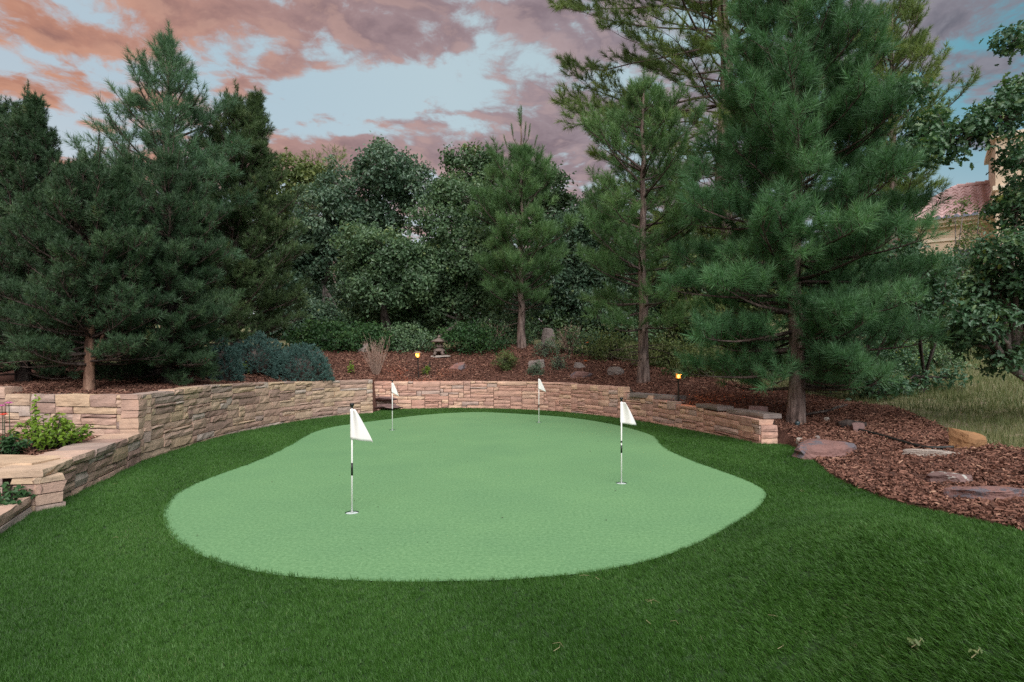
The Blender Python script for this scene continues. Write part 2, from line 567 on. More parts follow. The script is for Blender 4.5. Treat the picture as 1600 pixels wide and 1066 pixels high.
M_OAK_YEL = leafy('yellow_oak_leaves', [(0.0, (0.060, 0.095, 0.036)), (0.5, (0.110, 0.155, 0.052)), (1.0, (0.20, 0.225, 0.075))], patch=0.4, pscale=0.4)
M_OAK_NEAR = leafy('near_oak_leaves', [(0.0, (0.037, 0.090, 0.051)), (0.6, (0.068, 0.147, 0.074)), (0.92, (0.128, 0.208, 0.080)), (1.0, (0.272, 0.320, 0.064))], rough=0.4, spec=0.4, patch=0.4, pscale=0.8)
M_SHRUB = leafy('shrub_leaves', [(0.0, (0.020, 0.058, 0.022)), (0.6, (0.042, 0.105, 0.036)), (1.0, (0.085, 0.165, 0.05))], patch=0.4, pscale=0.8)
M_SAGE = leafy('sage_leaves', [(0.0, (0.09, 0.14, 0.09)), (0.6, (0.16, 0.23, 0.15)), (1.0, (0.26, 0.34, 0.22))])
M_LIME = leafy('lime_leaves', [(0.0, (0.08, 0.15, 0.015)), (0.6, (0.17, 0.28, 0.03)), (1.0, (0.30, 0.40, 0.06))], trans=0.3)
M_DRYTWIG = plain('dry_twigs', (0.30, 0.21, 0.17, 1), 0.9, 0.1, var=0.3, bscale=20)
M_FLOWER_RED = plain('red_petals', (0.75, 0.10, 0.06, 1), 0.5)
M_FLOWER_PINK = plain('pink_petals', (0.60, 0.16, 0.40, 1), 0.5)
M_FLOWER_ORANGE = plain('orange_petals', (0.62, 0.17, 0.05, 1), 0.5)
M_TURF = leafy('turf_blades', [(0.0, (0.015, 0.052, 0.005)), (0.45, (0.037, 0.114, 0.013)), (0.85, (0.078, 0.185, 0.036)), (1.0, (0.202, 0.218, 0.108))], rough=0.5, spec=0.32, trans=0.06, patch=0.35, pscale=1.3)
M_MEADOW = leafy('meadow_blades', [(0.0, (0.075, 0.105, 0.042)), (0.4, (0.135, 0.165, 0.065)), (0.75, (0.23, 0.235, 0.115)), (1.0, (0.42, 0.35, 0.26))], trans=0.25, patch=0.5, pscale=0.4)
M_CHIP = leafy('bark_chips', [(0.0, (0.059, 0.032, 0.025)), (0.4, (0.154, 0.075, 0.054)), (0.75, (0.258, 0.132, 0.094)), (0.93, (0.378, 0.226, 0.156)), (1.0, (0.596, 0.423, 0.293))], rough=0.8, spec=0.15, trans=0.0, patch=0.25, pscale=0.6)

M_WHITE = plain('white_paint', (0.80, 0.80, 0.78, 1), 0.35, 0.5)
M_FLAG = plain('white_nylon', (0.80, 0.79, 0.77, 1), 0.6, 0.3)
M_BLACK = plain('black_plastic', (0.012, 0.012, 0.013, 1), 0.4, 0.5)
M_BRONZE = plain('dark_bronze', (0.035, 0.026, 0.022, 1), 0.45, 0.5, 0.3)
M_COPPER = plain('weathered_copper_cap', (0.30, 0.19, 0.14, 1), 0.5, 0.4, 0.2)
M_CUP = plain('cup_white', (0.62, 0.72, 0.68, 1), 0.4, 0.5)
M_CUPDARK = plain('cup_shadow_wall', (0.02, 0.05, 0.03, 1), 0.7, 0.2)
M_STUCCO = plain('cream_stucco', (0.62, 0.50, 0.38, 1), 0.9, 0.1, var=0.06, bscale=3)
M_TRIM = plain('cream_trim', (0.70, 0.60, 0.48, 1), 0.8, 0.2)
M_TILE = plain('clay_tiles', (0.52, 0.365, 0.36, 1), 0.8, 0.2, var=0.35, bscale=1.6)
M_GLASS = plain('dark_window_glass', (0.03, 0.04, 0.05, 1), 0.08, 0.6)
M_POT = plain('blue_glaze', (0.045, 0.075, 0.085, 1), 0.3, 0.5)
M_RUBBER = plain('black_rubber', (0.015, 0.018, 0.017, 1), 0.5, 0.4)
M_STRAW = plain('dry_straw', (0.26, 0.24, 0.13, 1), 0.8, 0.2)
M_DEBRIS = plain('brown_leaf_litter', (0.06, 0.05, 0.035, 1), 0.8, 0.2)

m, N, b, out = material('lamp_glow')
em = N.add('ShaderNodeEmission')
em.inputs[0].default_value = (1.0, 0.62, 0.16, 1)
em.inputs[1].default_value = 9.0
N.l.new(em.outputs[0], out.inputs[0])
M_GLOW = m
m, N, b, out = material('amber_glass')
em = N.add('ShaderNodeEmission')
em.inputs[0].default_value = (1.0, 0.36, 0.05, 1)
em.inputs[1].default_value = 1.6
tr = N.add('ShaderNodeBsdfTransparent')
tr.inputs[0].default_value = (1.0, 0.80, 0.5, 1)
mx = N.add('ShaderNodeMixShader')
mx.inputs[0].default_value = 0.45
N.l.new(tr.outputs[0], mx.inputs[1])
N.l.new(em.outputs[0], mx.inputs[2])
N.l.new(mx.outputs[0], out.inputs[0])
M_AMBER = m

# putting surface: short nap seen as fine speckle
m, N, b, out = material('putting_turf')
tc = N.add('ShaderNodeTexCoord').outputs['Object']
n1 = N.noise(tc, 42, 5, 0.85)
n2 = N.noise(tc, 1.1, 4, 0.55)
n3 = N.noise(N.vmath('MULTIPLY', tc, (1.0, 7.0, 1.0)), 3.0, 4, 0.6)
c = N.ramp(n1, [(0.28, (0.084, 0.196, 0.084)), (0.5, (0.148, 0.304, 0.140)), (0.74, (0.248, 0.432, 0.222))])
c = N.mix(0.35, c, N.ramp(n2, [(0.3, (0.80, 0.84, 0.86)), (0.7, (1.16, 1.12, 1.05))]), 'MULTIPLY')
c = N.mix(0.25, c, N.ramp(n3, [(0.3, (0.86, 0.88, 0.86)), (0.7, (1.12, 1.10, 1.08))]), 'MULTIPLY')
N.l.new(c, b.inputs['Base Color'])
b.inputs['Roughness'].default_value = 0.8
b.inputs['Specular IOR Level'].default_value = 0.2
bp = N.add('ShaderNodeBump')
bp.inputs['Strength'].default_value = 0.35
bp.inputs['Distance'].default_value = 0.006
N.l.new(n1, bp.inputs['Height'])
N.l.new(bp.outputs[0], b.inputs['Normal'])
M_GREEN = m

m, N, b, out = material('lawn_backing')
tc = N.add('ShaderNodeTexCoord').outputs['Object']
c = N.ramp(N.noise(tc, 60, 4, 0.7), [(0.3, (0.012, 0.032, 0.007)), (0.7, (0.022, 0.062, 0.013))])
N.l.new(c, b.inputs['Base Color'])
b.inputs['Roughness'].default_value = 0.9
M_LAWN = m

# ground: bark mulch in the beds (v=1), meadow soil elsewhere (v=0)
m, N, b, out = material('bed_and_meadow_ground')
tc = N.add('ShaderNodeTexCoord').outputs['Object']
at = N.add('ShaderNodeAttribute', attribute_name='v').outputs['Fac']
mul = N.ramp(N.noise(tc, 26, 6, 0.75), [(0.3, (0.045, 0.024, 0.020)), (0.55, (0.13, 0.066, 0.050)), (0.75, (0.22, 0.12, 0.085))])
mea = N.ramp(N.noise(tc, 4.5, 7, 0.7), [(0.3, (0.11, 0.13, 0.055)), (0.52, (0.22, 0.21, 0.11)), (0.72, (0.38, 0.29, 0.23))])
edge = N.math('ADD', at, N.math('MULTIPLY', N.math('SUBTRACT', N.noise(tc, 3, 4, 0.6), 0.5), 0.9))
c = N.mix(N.smooth(edge, 0.4, 0.6), mea, mul)
N.l.new(c, b.inputs['Base Color'])
b.inputs['Roughness'].default_value = 0.95
b.inputs['Specular IOR Level'].default_value = 0.1
bp = N.add('ShaderNodeBump')
bp.inputs['Strength'].default_value = 0.8
bp.inputs['Distance'].default_value = 0.04
N.l.new(N.noise(tc, 22, 6, 0.7), bp.inputs['Height'])
N.l.new(bp.outputs[0], b.inputs['Normal'])
M_GROUND = m

# ------------------------------------------------------------------ plan geometry


def catmull(pts, n=12, closed=False):
    P = [np.array(p, float) for p in pts]
    out_ = []
    m_ = len(P)
    rng_ = range(m_) if closed else range(m_ - 1)
    for i in rng_:
        if closed:
            p0, p1, p2, p3 = P[i - 1], P[i], P[(i + 1) % m_], P[(i + 2) % m_]
        else:
            p0, p1, p2, p3 = P[max(i - 1, 0)], P[i], P[i + 1], P[min(i + 2, m_ - 1)]
        for k in range(n):
            t = k / n
            out_.append(0.5 * ((2 * p1) + (-p0 + p2) * t + (2 * p0 - 5 * p1 + 4 * p2 - p3) * t * t + (-p0 + 3 * p1 - 3 * p2 + p3) * t ** 3))
    if not closed:
        out_.append(P[-1])
    return np.array(out_)


def inside(poly, X, Y):
    poly = np.asarray(poly)
    r = np.zeros(np.shape(X), bool)
    x0, y0 = poly[-1]
    for x1, y1 in poly:
        c_ = (y1 > Y) != (y0 > Y)
        with np.errstate(divide='ignore', invalid='ignore'):
            xi = (x0 - x1) * (Y - y1) / (y0 - y1 if y0 != y1 else 1e-12) + x1
        r ^= c_ & (X < xi)
        x0, y0 = x1, y1
    return r


def dist_poly(poly, X, Y):
    poly = np.asarray(poly)
    best = np.full(np.shape(X), 1e9)
    q = np.roll(poly, 1, axis=0)
    for (x1, y1), (x0, y0) in zip(poly, q):
        dx, dy = x1 - x0, y1 - y0
        L = dx * dx + dy * dy + 1e-12
        t = np.clip(((X - x0) * dx + (Y - y0) * dy) / L, 0, 1)
        best = np.minimum(best, np.hypot(X - x0 - t * dx, Y - y0 - t * dy))
    return best


GREEN_PX = [(700, 908), (640, 909), (560, 907), (480, 903), (400, 893), (330, 874), (285, 851), (262, 828), (255, 800), (270, 776), (300, 758), (340, 742), (380, 728), (420, 712), (450, 697),
            (470, 685), (490, 675), (520, 667), (560, 661), (610, 654.5), (650, 649.5), (700, 645.5), (750, 644), (800, 646), (870, 650.5), (920, 656.5), (970, 665.5), (1008, 676), (1024, 683),
            (1034, 695), (1050, 706), (1085, 721), (1110, 730), (1150, 744), (1180, 757), (1194, 766), (1197, 776), (1183, 795), (1150, 816), (1110, 839), (1070, 857), (1020, 874), (960, 888), (900, 897), (830, 903), (765, 907)]
GREEN = catmull([gp(*p) for p in GREEN_PX], 5, True)

LEFT_RUN = catmull([(-4.40, 6.93), (-4.43, 7.5), (-4.45, 8.1), (-4.48, 9.0), (-4.42, 9.9), (-4.25, 10.8), (-4.02, 11.5), (-3.65, 12.3), (-3.08, 13.02)], 10)
LOWER_RUN = catmull([(-3.80, 4.73), (-3.97, 5.4), (-4.17, 6.15), (-4.38, 6.93)], 8)
BACK_RUN = catmull([(-3.5, 13.85), (-2.4, 13.95), (-1.0, 13.97), (0.2, 13.80), (0.9, 13.42), (1.45, 12.80), (1.95, 12.1), (2.45, 11.4), (2.80, 10.5), (3.05, 9.75), (3.24, 9.0), (3.38, 8.03)], 8)
EDGE_RIGHT = catmull([(3.62, 8.03), (3.70, 7.75), (3.52, 6.9), (3.30, 6.04), (3.24, 5.4), (3.27, 4.98), (3.45, 4.53), (3.60, 4.16), (3.9, 3.4), (4.3, 2.0), (5.0, -3.0)], 8)
LOW_RUN = catmull([(-3.0, 2.9), (-3.3, 3.5), (-3.58, 4.09), (-3.84, 4.70)], 6)
LAWN = np.array([(-3.0, -3.0)] + LOW_RUN.tolist() + LOWER_RUN.tolist() + LEFT_RUN.tolist()[1:] + [(-3.05, 13.9)] + BACK_RUN.tolist()[4:] + EDGE_RIGHT.tolist())
PLANTER = np.array([(-9, 5.1), (-4.15, 4.95), (-3.95, 4.9), (-4.2, 5.7), (-4.48, 6.95), (-9, 7.5)])
LOWBED = np.array([(-9, 2.0), (-3.0, 2.0), (-3.2, 3.2), (-3.84, 4.7), (-4.0, 4.95), (-9, 5.15)])

CTRL = np.array([(-5.3, 7.6, .76), (-6.5, 8, .78), (-8, 9, .84), (-5, 9.5, .78), (-5, 11.3, .73), (-4, 12.6, .71), (-3.4, 13.4, .68), (-4.9, 8.3, .77),
                 (-2.5, 14.3, .60), (-.5, 14.3, .60), (1.2, 13.7, .58), (2.4, 12.2, .50), (3.0, 10.6, .42), (3.5, 9.2, .34), (3.75, 8.3, .24),
                 (-2.37, 14.8, .74), (-2, 16.2, 1.22), (0.3, 16.5, 1.5), (2.83, 12.7, .75), (4.12, 8.55, .25), (2.4, 14.5, .85),
                 (3.6, 6.9, .04), (3.35, 5.9, .02), (3.35, 4.9, .01), (3.75, 4.0, .02), (4.0, 3.0, .04), (4.5, 2, .06), (5, 7, .20), (5.5, 4.5, .19), (6, 9, .42), (8, 7, .50), (6, 10.4, .48),
                 (8, 12, .8), (12, 20, 1.5), (10, 9, .75), (16, 20, 1.8), (-20, 40, 3.2), (0, 40, 3.2), (25, 38, 4), (0, 80, 6), (-40, 80, 6), (50, 80, 6), (-8, 14, 1.35), (-6, 13, 1.2),
                 (-12, 20, 2), (-4.5, 18, 1.6), (-2, 20, 1.9), (3, 20, 1.75), (7, 16, 1.2), (0, 25, 2.2), (-10, 4, .7), (-10, -3, .5), (8, -3, .4), (20, 0, 1.2), (-30, 10, 1.5), (40, 15, 2), (-80, 150, 9), (80, 150, 9), (-60, -10, 1), (60, -10, 1.5)])


def _tps_fit(P):
    n = len(P)
    r = np.hypot(P[:, None, 0] - P[None, :, 0], P[:, None, 1] - P[None, :, 1])
    K = np.where(r > 0, r, 0)
    A = np.zeros((n + 3, n + 3))
    A[:n, :n] = K - np.eye(n) * 0.02
    A[:n, n] = 1
    A[:n, n + 1:] = P[:, :2]
    A[n, :n] = 1
    A[n + 1:, :n] = P[:, :2].T
    return np.linalg.solve(A, np.concatenate([P[:, 2], np.zeros(3)]))


_W = _tps_fit(CTRL)


def bed_z(X, Y):
    X, Y = np.asarray(X, float), np.asarray(Y, float)
    z = _W[len(CTRL)] + _W[len(CTRL) + 1] * X + _W[len(CTRL) + 2] * Y
    for (cx, cy, _), w in zip(CTRL, _W):
        z = z + w * np.hypot(X - cx, Y - cy)
    return z


def lawn_z(X, Y):
    X, Y = np.asarray(X, float), np.asarray(Y, float)
    xc = np.interp(Y, [-3, 1.2, 1.95, 2.8, 3.6, 4.6, 6], [1.2, 1.45, 1.69, 1.95, 2.22, 2.55, 2.8])
    amp = np.interp(Y, [-3, 0, 1.2, 2.0, 2.6, 2.9, 3.3, 3.8, 4.4, 5.2], [.2, .34, .43, .45, .445, .42, .34, .21, .09, 0.0])
    sl = np.interp(Y, [1.0, 1.7, 2.25, 2.8, 3.4, 4.5], [.62, .52, .54, .78, .88, .88])
    d = X - xc
    h = amp * np.where(d < 0, np.exp(-np.abs(d / sl) ** 2.1), np.exp(-(d / 0.36) ** 2))
    edge = np.clip((X - 3.1) / 0.3, 0, 1)
    h = np.maximum(h, edge * np.clip(bed_z(X, Y), 0, .05) * (Y < 9))
    gd = dist_poly(GREEN, X, Y)
    h = h * np.clip(gd / 0.5, 0, 1) * ~inside(GREEN, X, Y)
    und = 0.012 * np.sin(X * 1.7 + 0.4) * np.sin(Y * 1.3) * np.clip(gd / 0.6, 0, 1) * ~inside(GREEN, X, Y)
    return h + und - 0.014


def lawn_px(x, y):
    z = 0.1
    for _ in range(12):
        X, Y = gp(x, y, z)
        z = .5 * z + .5 * float(lawn_z(np.array([X]), np.array([Y]))[0])
    return X, Y


def ground_z(X, Y):
    X, Y = np.asarray(X, float), np.asarray(Y, float)
    z = bed_z(X, Y)
    low = inside(LOWBED, X, Y)
    pl = inside(PLANTER, X, Y)
    z = np.where(pl, .26, z)
    z = np.where(low, .03, z)
    inl = inside(LAWN, X, Y)
    right = (X > 2.6) & (Y < 7.9)
    near = ~inl & ~right & (dist_poly(LAWN, X, Y) < np.where(X > 2.8, .14, .17)) & (Y > 2.5)
    z = np.where(near, -0.15, z)
    z = np.where(inl, np.where(right, np.minimum(z, lawn_z(X, Y)) - .05, -0.15), z)
    # the step between beds is hidden inside the walls
    up = ~pl & ~low & ~inl & ~near & (X < -4) & (dist_poly(PLANTER, X, Y) < .16)
    z = np.where(up, .2, z)
    z = np.where(pl & (dist_poly(LOWBED, X, Y) < .16), .0, z)
    return z


def gz(x, y):
    return float(ground_z(np.array([x]), np.array([y]))[0])


MULCH = np.array([(-3.2, 1), (-12, 1), (-12, 10.5), (-7, 11.5), (-6.5, 15.5), (-4.5, 17.2), (-2, 17.3), (1, 17.2), (3.2, 15.5), (4.5, 12.5), (5.6, 10.6), (6.0, 9.3), (5.7, 7.9), (5.3, 6.9), (5.9, 5.6), (6.5, 4.5), (6.5, 0), (8, -3), (3, -3), (2, 8), (-3, 8)])


def grid_lines(lo, hi, step, a, b, grow=1.22):
    r = list(np.arange(lo, hi + 1e-6, step))
    s = step
    while r[-1] < b:
        s *= grow
        r.append(r[-1] + s)
    s = step
    while r[0] > a:
        s *= grow
        r.insert(0, r[0] - s)
    return np.array(r)


def build_ground():
    xs = grid_lines(-7.0, 7.0, 0.11, -220, 220)
    ys = grid_lines(2.0, 17.5, 0.11, -60, 320)
    X, Y = np.meshgrid(xs, ys)
    Z = ground_z(X, Y)
    und = 0.02 * np.sin(X * 3.1 + Y) * np.sin(Y * 2.7 - X * .6)
    Z = Z + np.where(inside(LAWN, X, Y), 0, und)
    v = inside(MULCH, X, Y).astype(float)
    nx, ny = len(xs), len(ys)
    idx = np.arange(nx * ny).reshape(ny, nx)
    f = np.stack([idx[:-1, :-1], idx[:-1, 1:], idx[1:, 1:], idx[1:, :-1]], -1).reshape(-1, 4)
    o = mesh_obj('ground', np.stack([X, Y, Z], -1).reshape(-1, 3), f, M_GROUND, attr=v.ravel(), smooth=True)
    tag(o, 'red-brown bark mulch beds running into a pale dry meadow', 'ground', kind='structure')


def tri_fill(outline, holes, step, zf, name, mat):
    pts = [Vector(p) for p in outline]
    edges = [(i, (i + 1) % len(outline)) for i in range(len(outline))]
    for h in holes:
        b0 = len(pts)
        pts += [Vector(p) for p in h]
        edges += [(b0 + i, b0 + (i + 1) % len(h)) for i in range(len(h))]
    o = np.array(outline)
    gx, gy = np.meshgrid(np.arange(o[:, 0].min(), o[:, 0].max(), step), np.arange(o[:, 1].min(), o[:, 1].max(), step))
    gx, gy = gx.ravel(), gy.ravel()
    ok = inside(o, gx, gy) & (dist_poly(o, gx, gy) > step * 0.4)
    for h in holes:
        ok &= ~inside(np.array(h), gx, gy) & (dist_poly(np.array(h), gx, gy) > step * 0.3)
    pts += [Vector((a, c_)) for a, c_ in zip(gx[ok], gy[ok])]
    vs, _, fs, *_r = delaunay_2d_cdt(pts, edges, [], 0, 1e-5)
    V = np.array([tuple(v) for v in vs])
    Fc = [f for f in fs]
    cen = np.array([V[list(f)].mean(0) for f in Fc])
    keep = inside(o, cen[:, 0], cen[:, 1])
    for h in holes:
        keep &= ~inside(np.array(h), cen[:, 0], cen[:, 1])
    Fc = [f for f, k in zip(Fc, keep) if k]
    Z = zf(V[:, 0], V[:, 1])
    out_f = []
    for f in Fc:
        f = list(f)
        a, b_, c_ = V[f[0]], V[f[1]], V[f[2]]
        if (b_[0] - a[0]) * (c_[1] - a[1]) - (b_[1] - a[1]) * (c_[0] - a[0]) < 0:
            f = f[::-1]
        out_f.append(f)
    return mesh_obj(name, np.column_stack([V, Z]), out_f, mat, smooth=True)


FLAGS = [((550, 801), 'first'), ((971, 755), 'second'), ((613, 672), 'third'), ((842, 660), 'fourth')]
FLAG_XY = [gp(*f[0]) for f in FLAGS]
CUP_R = 0.054


def circle(c, r, n=20):
    return [(c[0] + r * math.cos(2 * math.pi * k / n), c[1] + r * math.sin(2 * math.pi * k / n)) for k in range(n)]


build_ground()
o = tri_fill(LAWN.tolist(), [], 0.14, lawn_z, 'lawn', M_LAWN)
tag(o, 'dark green artificial turf lawn around the putting green', 'lawn', kind='structure')
o = tri_fill(GREEN.tolist(), [circle(c, CUP_R) for c in FLAG_XY], 0.3, lambda X, Y: X * 0 + 0.0, 'putting_green', M_GREEN)
tag(o, 'pale green putting surface with a curved pear-shaped outline', 'putting green', kind='structure')

# ------------------------------------------------------------------ stone walls


def arc(path):
    d = np.r_[0, np.cumsum(np.hypot(*np.diff(path, axis=0).T))]
    return d


def build_stone(rng, root, path, cum, s0, s1, z0, z1, depth, mat, rough=0.02, name='stone', proud=0.0):
    rough *= .7
    g = 0.0055
    a, b_ = s0 + g, s1 - g
    lo, hi = z0 + g * 0.8, z1 - g * 0.8
    nx = max(2, min(5, int((b_ - a) / 0.11) + 1))
    nz = 2 if hi - lo < 0.13 else 3
    base = rng.uniform(-0.006, 0.016) + proud
    sm = 0.5 * (a + b_)
    cx, cy = np.interp(sm, cum, path[:, 0]), np.interp(sm, cum, path[:, 1])
    org = Vector((cx, cy, 0.5 * (lo + hi)))
    vs = []

    def at(s, z, dpt):
        x = np.interp(s, cum, path[:, 0])
        y = np.interp(s, cum, path[:, 1])
        e = 0.06
        tx = np.interp(s + e, cum, path[:, 0]) - np.interp(s - e, cum, path[:, 0])
        ty = np.interp(s + e, cum, path[:, 1]) - np.interp(s - e, cum, path[:, 1])
        L = math.hypot(tx, ty) or 1
        return (x + ty / L * dpt - cx, y - tx / L * dpt - cy, z - org.z)
    for j in range(nz + 1):
        for i in range(nx + 1):
            s = a + (b_ - a) * i / nx
            z = lo + (hi - lo) * j / nz
            edge = (i in (0, nx)) + (j in (0, nz))
            d = base + rng.uniform(0, rough) - (0.006 * edge if edge else 0)
            if 0 < i < nx:
                s += rng.uniform(-0.02, 0.02)
            zz = z + rng.uniform(-0.003, 0.003)
            vs.append(at(s, zz, d))
    n0 = len(vs)
    for j in (0, nz):
        for i in (range(nx + 1)):
            s = a + (b_ - a) * i / nx
            z = lo + (hi - lo) * j / nz + rng.uniform(-0.004, 0.004)
            vs.append(at(s, z, -depth + rng.uniform(-0.02, 0.02)))
    W = nx + 1
    fs = []
    for j in range(nz):
        for i in range(nx):
            q = j * W + i
            fs.append([q, q + 1, q + W + 1, q + W])
    for i in range(nx):
        fs.append([n0 + i, n0 + i + 1, i + 1, i])                                  # underside
        t = nz * W
        fs.append([t + i, t + i + 1, n0 + W + i + 1, n0 + W + i])                  # top
    fs.append([j * W for j in range(nz + 1)] + [n0 + W, n0])
    fs.append([n0 + nx, n0 + W + nx] + [j * W + nx for j in range(nz, -1, -1)])
    o = mesh_obj(name, vs, fs, mat, root)
    o.location = org - root.location
    return o


def stone_run(rng, root, path, zb, zt, depth, mat, hs=(1, 2, 2, 2, 3), u=0.043, lmin=0.2, lmax=0.8, cope=0.0, cope_depth=None):
    cum = arc(path)
    S = cum[-1]
    dx = 0.04
    n = max(2, int(round(S / dx)))
    dx = S / n
    top = np.array([zt((i + .5) * dx / S) for i in range(n)]) - cope
    sky = np.array([zb((i + .5) * dx / S) for i in range(n)], float)
    count = 0
    while True:
        rem = top - sky
        if (rem < 0.025).all():
            break
        cand = np.where(rem >= 0.025, sky, 1e9)
        i = int(np.argmin(cand))
        j = i
        while j + 1 < n and abs(sky[j + 1] - sky[i]) < 1e-4 and abs(top[j + 1] - top[i]) < 0.012:
            j += 1
        seg = j - i + 1
        L = int(rng.uniform(lmin, lmax) / dx)
        if rng.random() < 0.15:
            L = int(rng.uniform(0.1, 0.18) / dx)
        L = max(2, min(seg, L))
        if seg - L < 0.11 / dx:
            L = seg if seg * dx < lmax * 1.25 else seg // 2
        h = u * rng.choice(hs)
        r = float((top[i:i + L] - sky[i]).min())
        if r - h < u * 0.8:
            h = r
            if h > 0.17:
                h = h * 0.5
        build_stone(rng, root, path, cum, i * dx, (i + L) * dx, sky[i], sky[i] + h, depth, mat)
        sky[i:i + L] = sky[i] + h
        count += 1
        if count > 320:
            break
    if cope:
        s = 0.0
        while s < S - 0.02:
            L = rng.uniform(0.35, 0.8)
            if S - s - L < 0.25:
                L = S - s
            t = zt(min(1, (s + L / 2) / S))
            build_stone(rng, root, path, cum, s, s + L, t - cope, t + rng.uniform(-0.008, 0.008), cope_depth or depth, mat, proud=0.018)
            s += L
            count += 1
    return count


def core(root, path, zb, zt, off, thick):
    """Dark backfill behind the stones so that the joints read dark."""
    cum0 = arc(path)
    tt = np.linspace(.12, cum0[-1] - .12, len(path))
    path = np.column_stack([np.interp(tt, cum0, path[:, 0]), np.interp(tt, cum0, path[:, 1])])
    cum = arc(path)
    vs, fs = [], []
    for k, (x, y) in enumerate(path):
        a, b_ = path[max(k - 1, 0)], path[min(k + 1, len(path) - 1)]
        t = (b_ - a) / (np.hypot(*(b_ - a)) + 1e-9)
        nx_, ny_ = t[1], -t[0]
        f = cum[k] / cum[-1]
        for d in (-off, -off - thick):
            for z in (zb(f) - 0.1, zt(f) - 0.03):
                vs.append((x + nx_ * d - root.location.x, y + ny_ * d - root.location.y, z - root.location.z))
    for k in range(len(path) - 1):
        q = k * 4
        fs += [[q, q + 4, q + 5, q + 1], [q + 1, q + 5, q + 7, q + 3], [q + 3, q + 7, q + 6, q + 2]]
    fs += [[0, 1, 3, 2], [len(vs) - 4, len(vs) - 2, len(vs) - 1, len(vs) - 3]]
    return vs, fs


def cst(v):
    return lambda f: v


rng = random.Random(5)
lw = empty('retaining_wall', (-4.45, 9.0, 0), 'long buff sandstone retaining wall curving along the left of the turf', 'stone wall')
pw = empty('retaining_wall', (-5.2, 6.0, 0), 'buff sandstone planter walls stepping round the lime shrub at the left border', 'stone wall')
upper_left = np.array([(-7.6, 7.45), (-6.2, 7.25), (-5.2, 7.08), (-4.42, 6.95)])
left_top = lambda f: 0.785 + 0.03 * math.sin(f * 5) - 0.03 * f
stone_run(rng, lw, LEFT_RUN, cst(-0.05), left_top, 0.2, M_WALL, hs=(1, 2, 2, 2, 3), lmin=.28, lmax=1.0)
stone_run(rng, pw, catmull(upper_left, 6), cst(0.2), lambda f: 0.86 if f < 0.42 else 0.775, 0.22, M_WALL)
stone_run(rng, pw, LOWER_RUN, cst(-0.05), cst(0.335), 0.2, M_WALL, hs=(2, 2, 3), lmin=.3, lmax=.7, cope=0.075, cope_depth=0.34)
stone_run(rng, pw, np.array([(-4.04, 4.86), (-3.93, 4.79), (-3.81, 4.71)]), cst(-0.05), cst(0.265), 0.2, M_WALL, hs=(2, 2), lmin=.2, lmax=.3)
stone_run(rng, pw, np.array([(-7.0, 5.2), (-5.5, 5.1), (-4.02, 4.96)]), cst(0.0), cst(0.345), 0.25, M_WALL, hs=(2, 3), lmin=.3, lmax=.8, cope=0.08, cope_depth=0.34)
cv, cf = core(lw, LEFT_RUN, cst(-.05), left_top, 0.05, 0.26)
mesh_obj('backfill', cv, cf, M_CORE, lw)
cv, cf = [], []
for pth, zb_, zt_ in ((catmull(upper_left, 6), cst(.15), cst(.775)), (LOWER_RUN, cst(-.05), cst(.3)), (np.array([(-7.0, 5.2), (-5.5, 5.1), (-4.02, 4.96)]), cst(-.05), cst(.3))):
    a_, b2 = core(pw, pth, zb_, zt_, 0.05, 0.26)
    cf += [[i + len(cv) for i in f] for f in b2]
    cv += a_
mesh_obj('backfill', cv, cf, M_CORE, pw)

bw = empty('retaining_wall', (0.5, 13.5, 0), 'rose sandstone retaining wall curving behind the far edge of the putting green', 'stone wall')


def back_top(f):
    cum = arc(BACK_RUN)
    x = np.interp(f * cum[-1], cum, BACK_RUN[:, 0])
    for lim, z in ((1.30, 0.645), (2.22, 0.625), (2.62, 0.50), (2.86, 0.44), (3.10, 0.395), (9, 0.37)):
        if x < lim:
            return z


stone_run(rng, bw, BACK_RUN, cst(-0.05), back_top, 0.2, M_ROSE, hs=(1, 2, 2, 2, 3), lmin=.2, lmax=.75)
stone_run(rng, bw, np.array([(3.39, 8.02), (3.5, 8.0), (3.63, 8.04)]), cst(-0.05), cst(0.30), 0.22, M_ROSE, hs=(2, 2, 3), lmin=.2, lmax=.3)
cv, cf = core(bw, BACK_RUN, cst(-.05), lambda f: back_top(f), 0.05, 0.24)
mesh_obj('backfill', cv, cf, M_CORE, bw)
# darker coping slabs lying along its lower end
for (x0, y0), (x1, y1), z, t in (((2.25, 11.55), (2.88, 10.55), .44, .085), ((3.0, 9.75), (3.16, 9.15), .39, .07), ((3.22, 9.0), (3.42, 8.12), .37, .07)):
    p_ = np.array([(x0 + .05, y0), ((x0 + x1) / 2 + .08, (y0 + y1) / 2), (x1 + .05, y1)])
    o = build_stone(rng, bw, p_, arc(p_), 0.0, arc(p_)[-1], z, z + t, 0.26, M_GREYSTONE, name='coping_stone')
    tag(o, 'weathered grey coping stone')

ew = empty('edging_wall', (-3.5, 3.9, 0), 'low edging of thick pale sandstone slabs beside the lower turf', 'stone edging')
stone_run(rng, ew, LOW_RUN, cst(-0.05), cst(0.125), 0.5, M_WALL, hs=(3, 4), lmin=.55, lmax=.9)


# ------------------------------------------------------------------ rocks

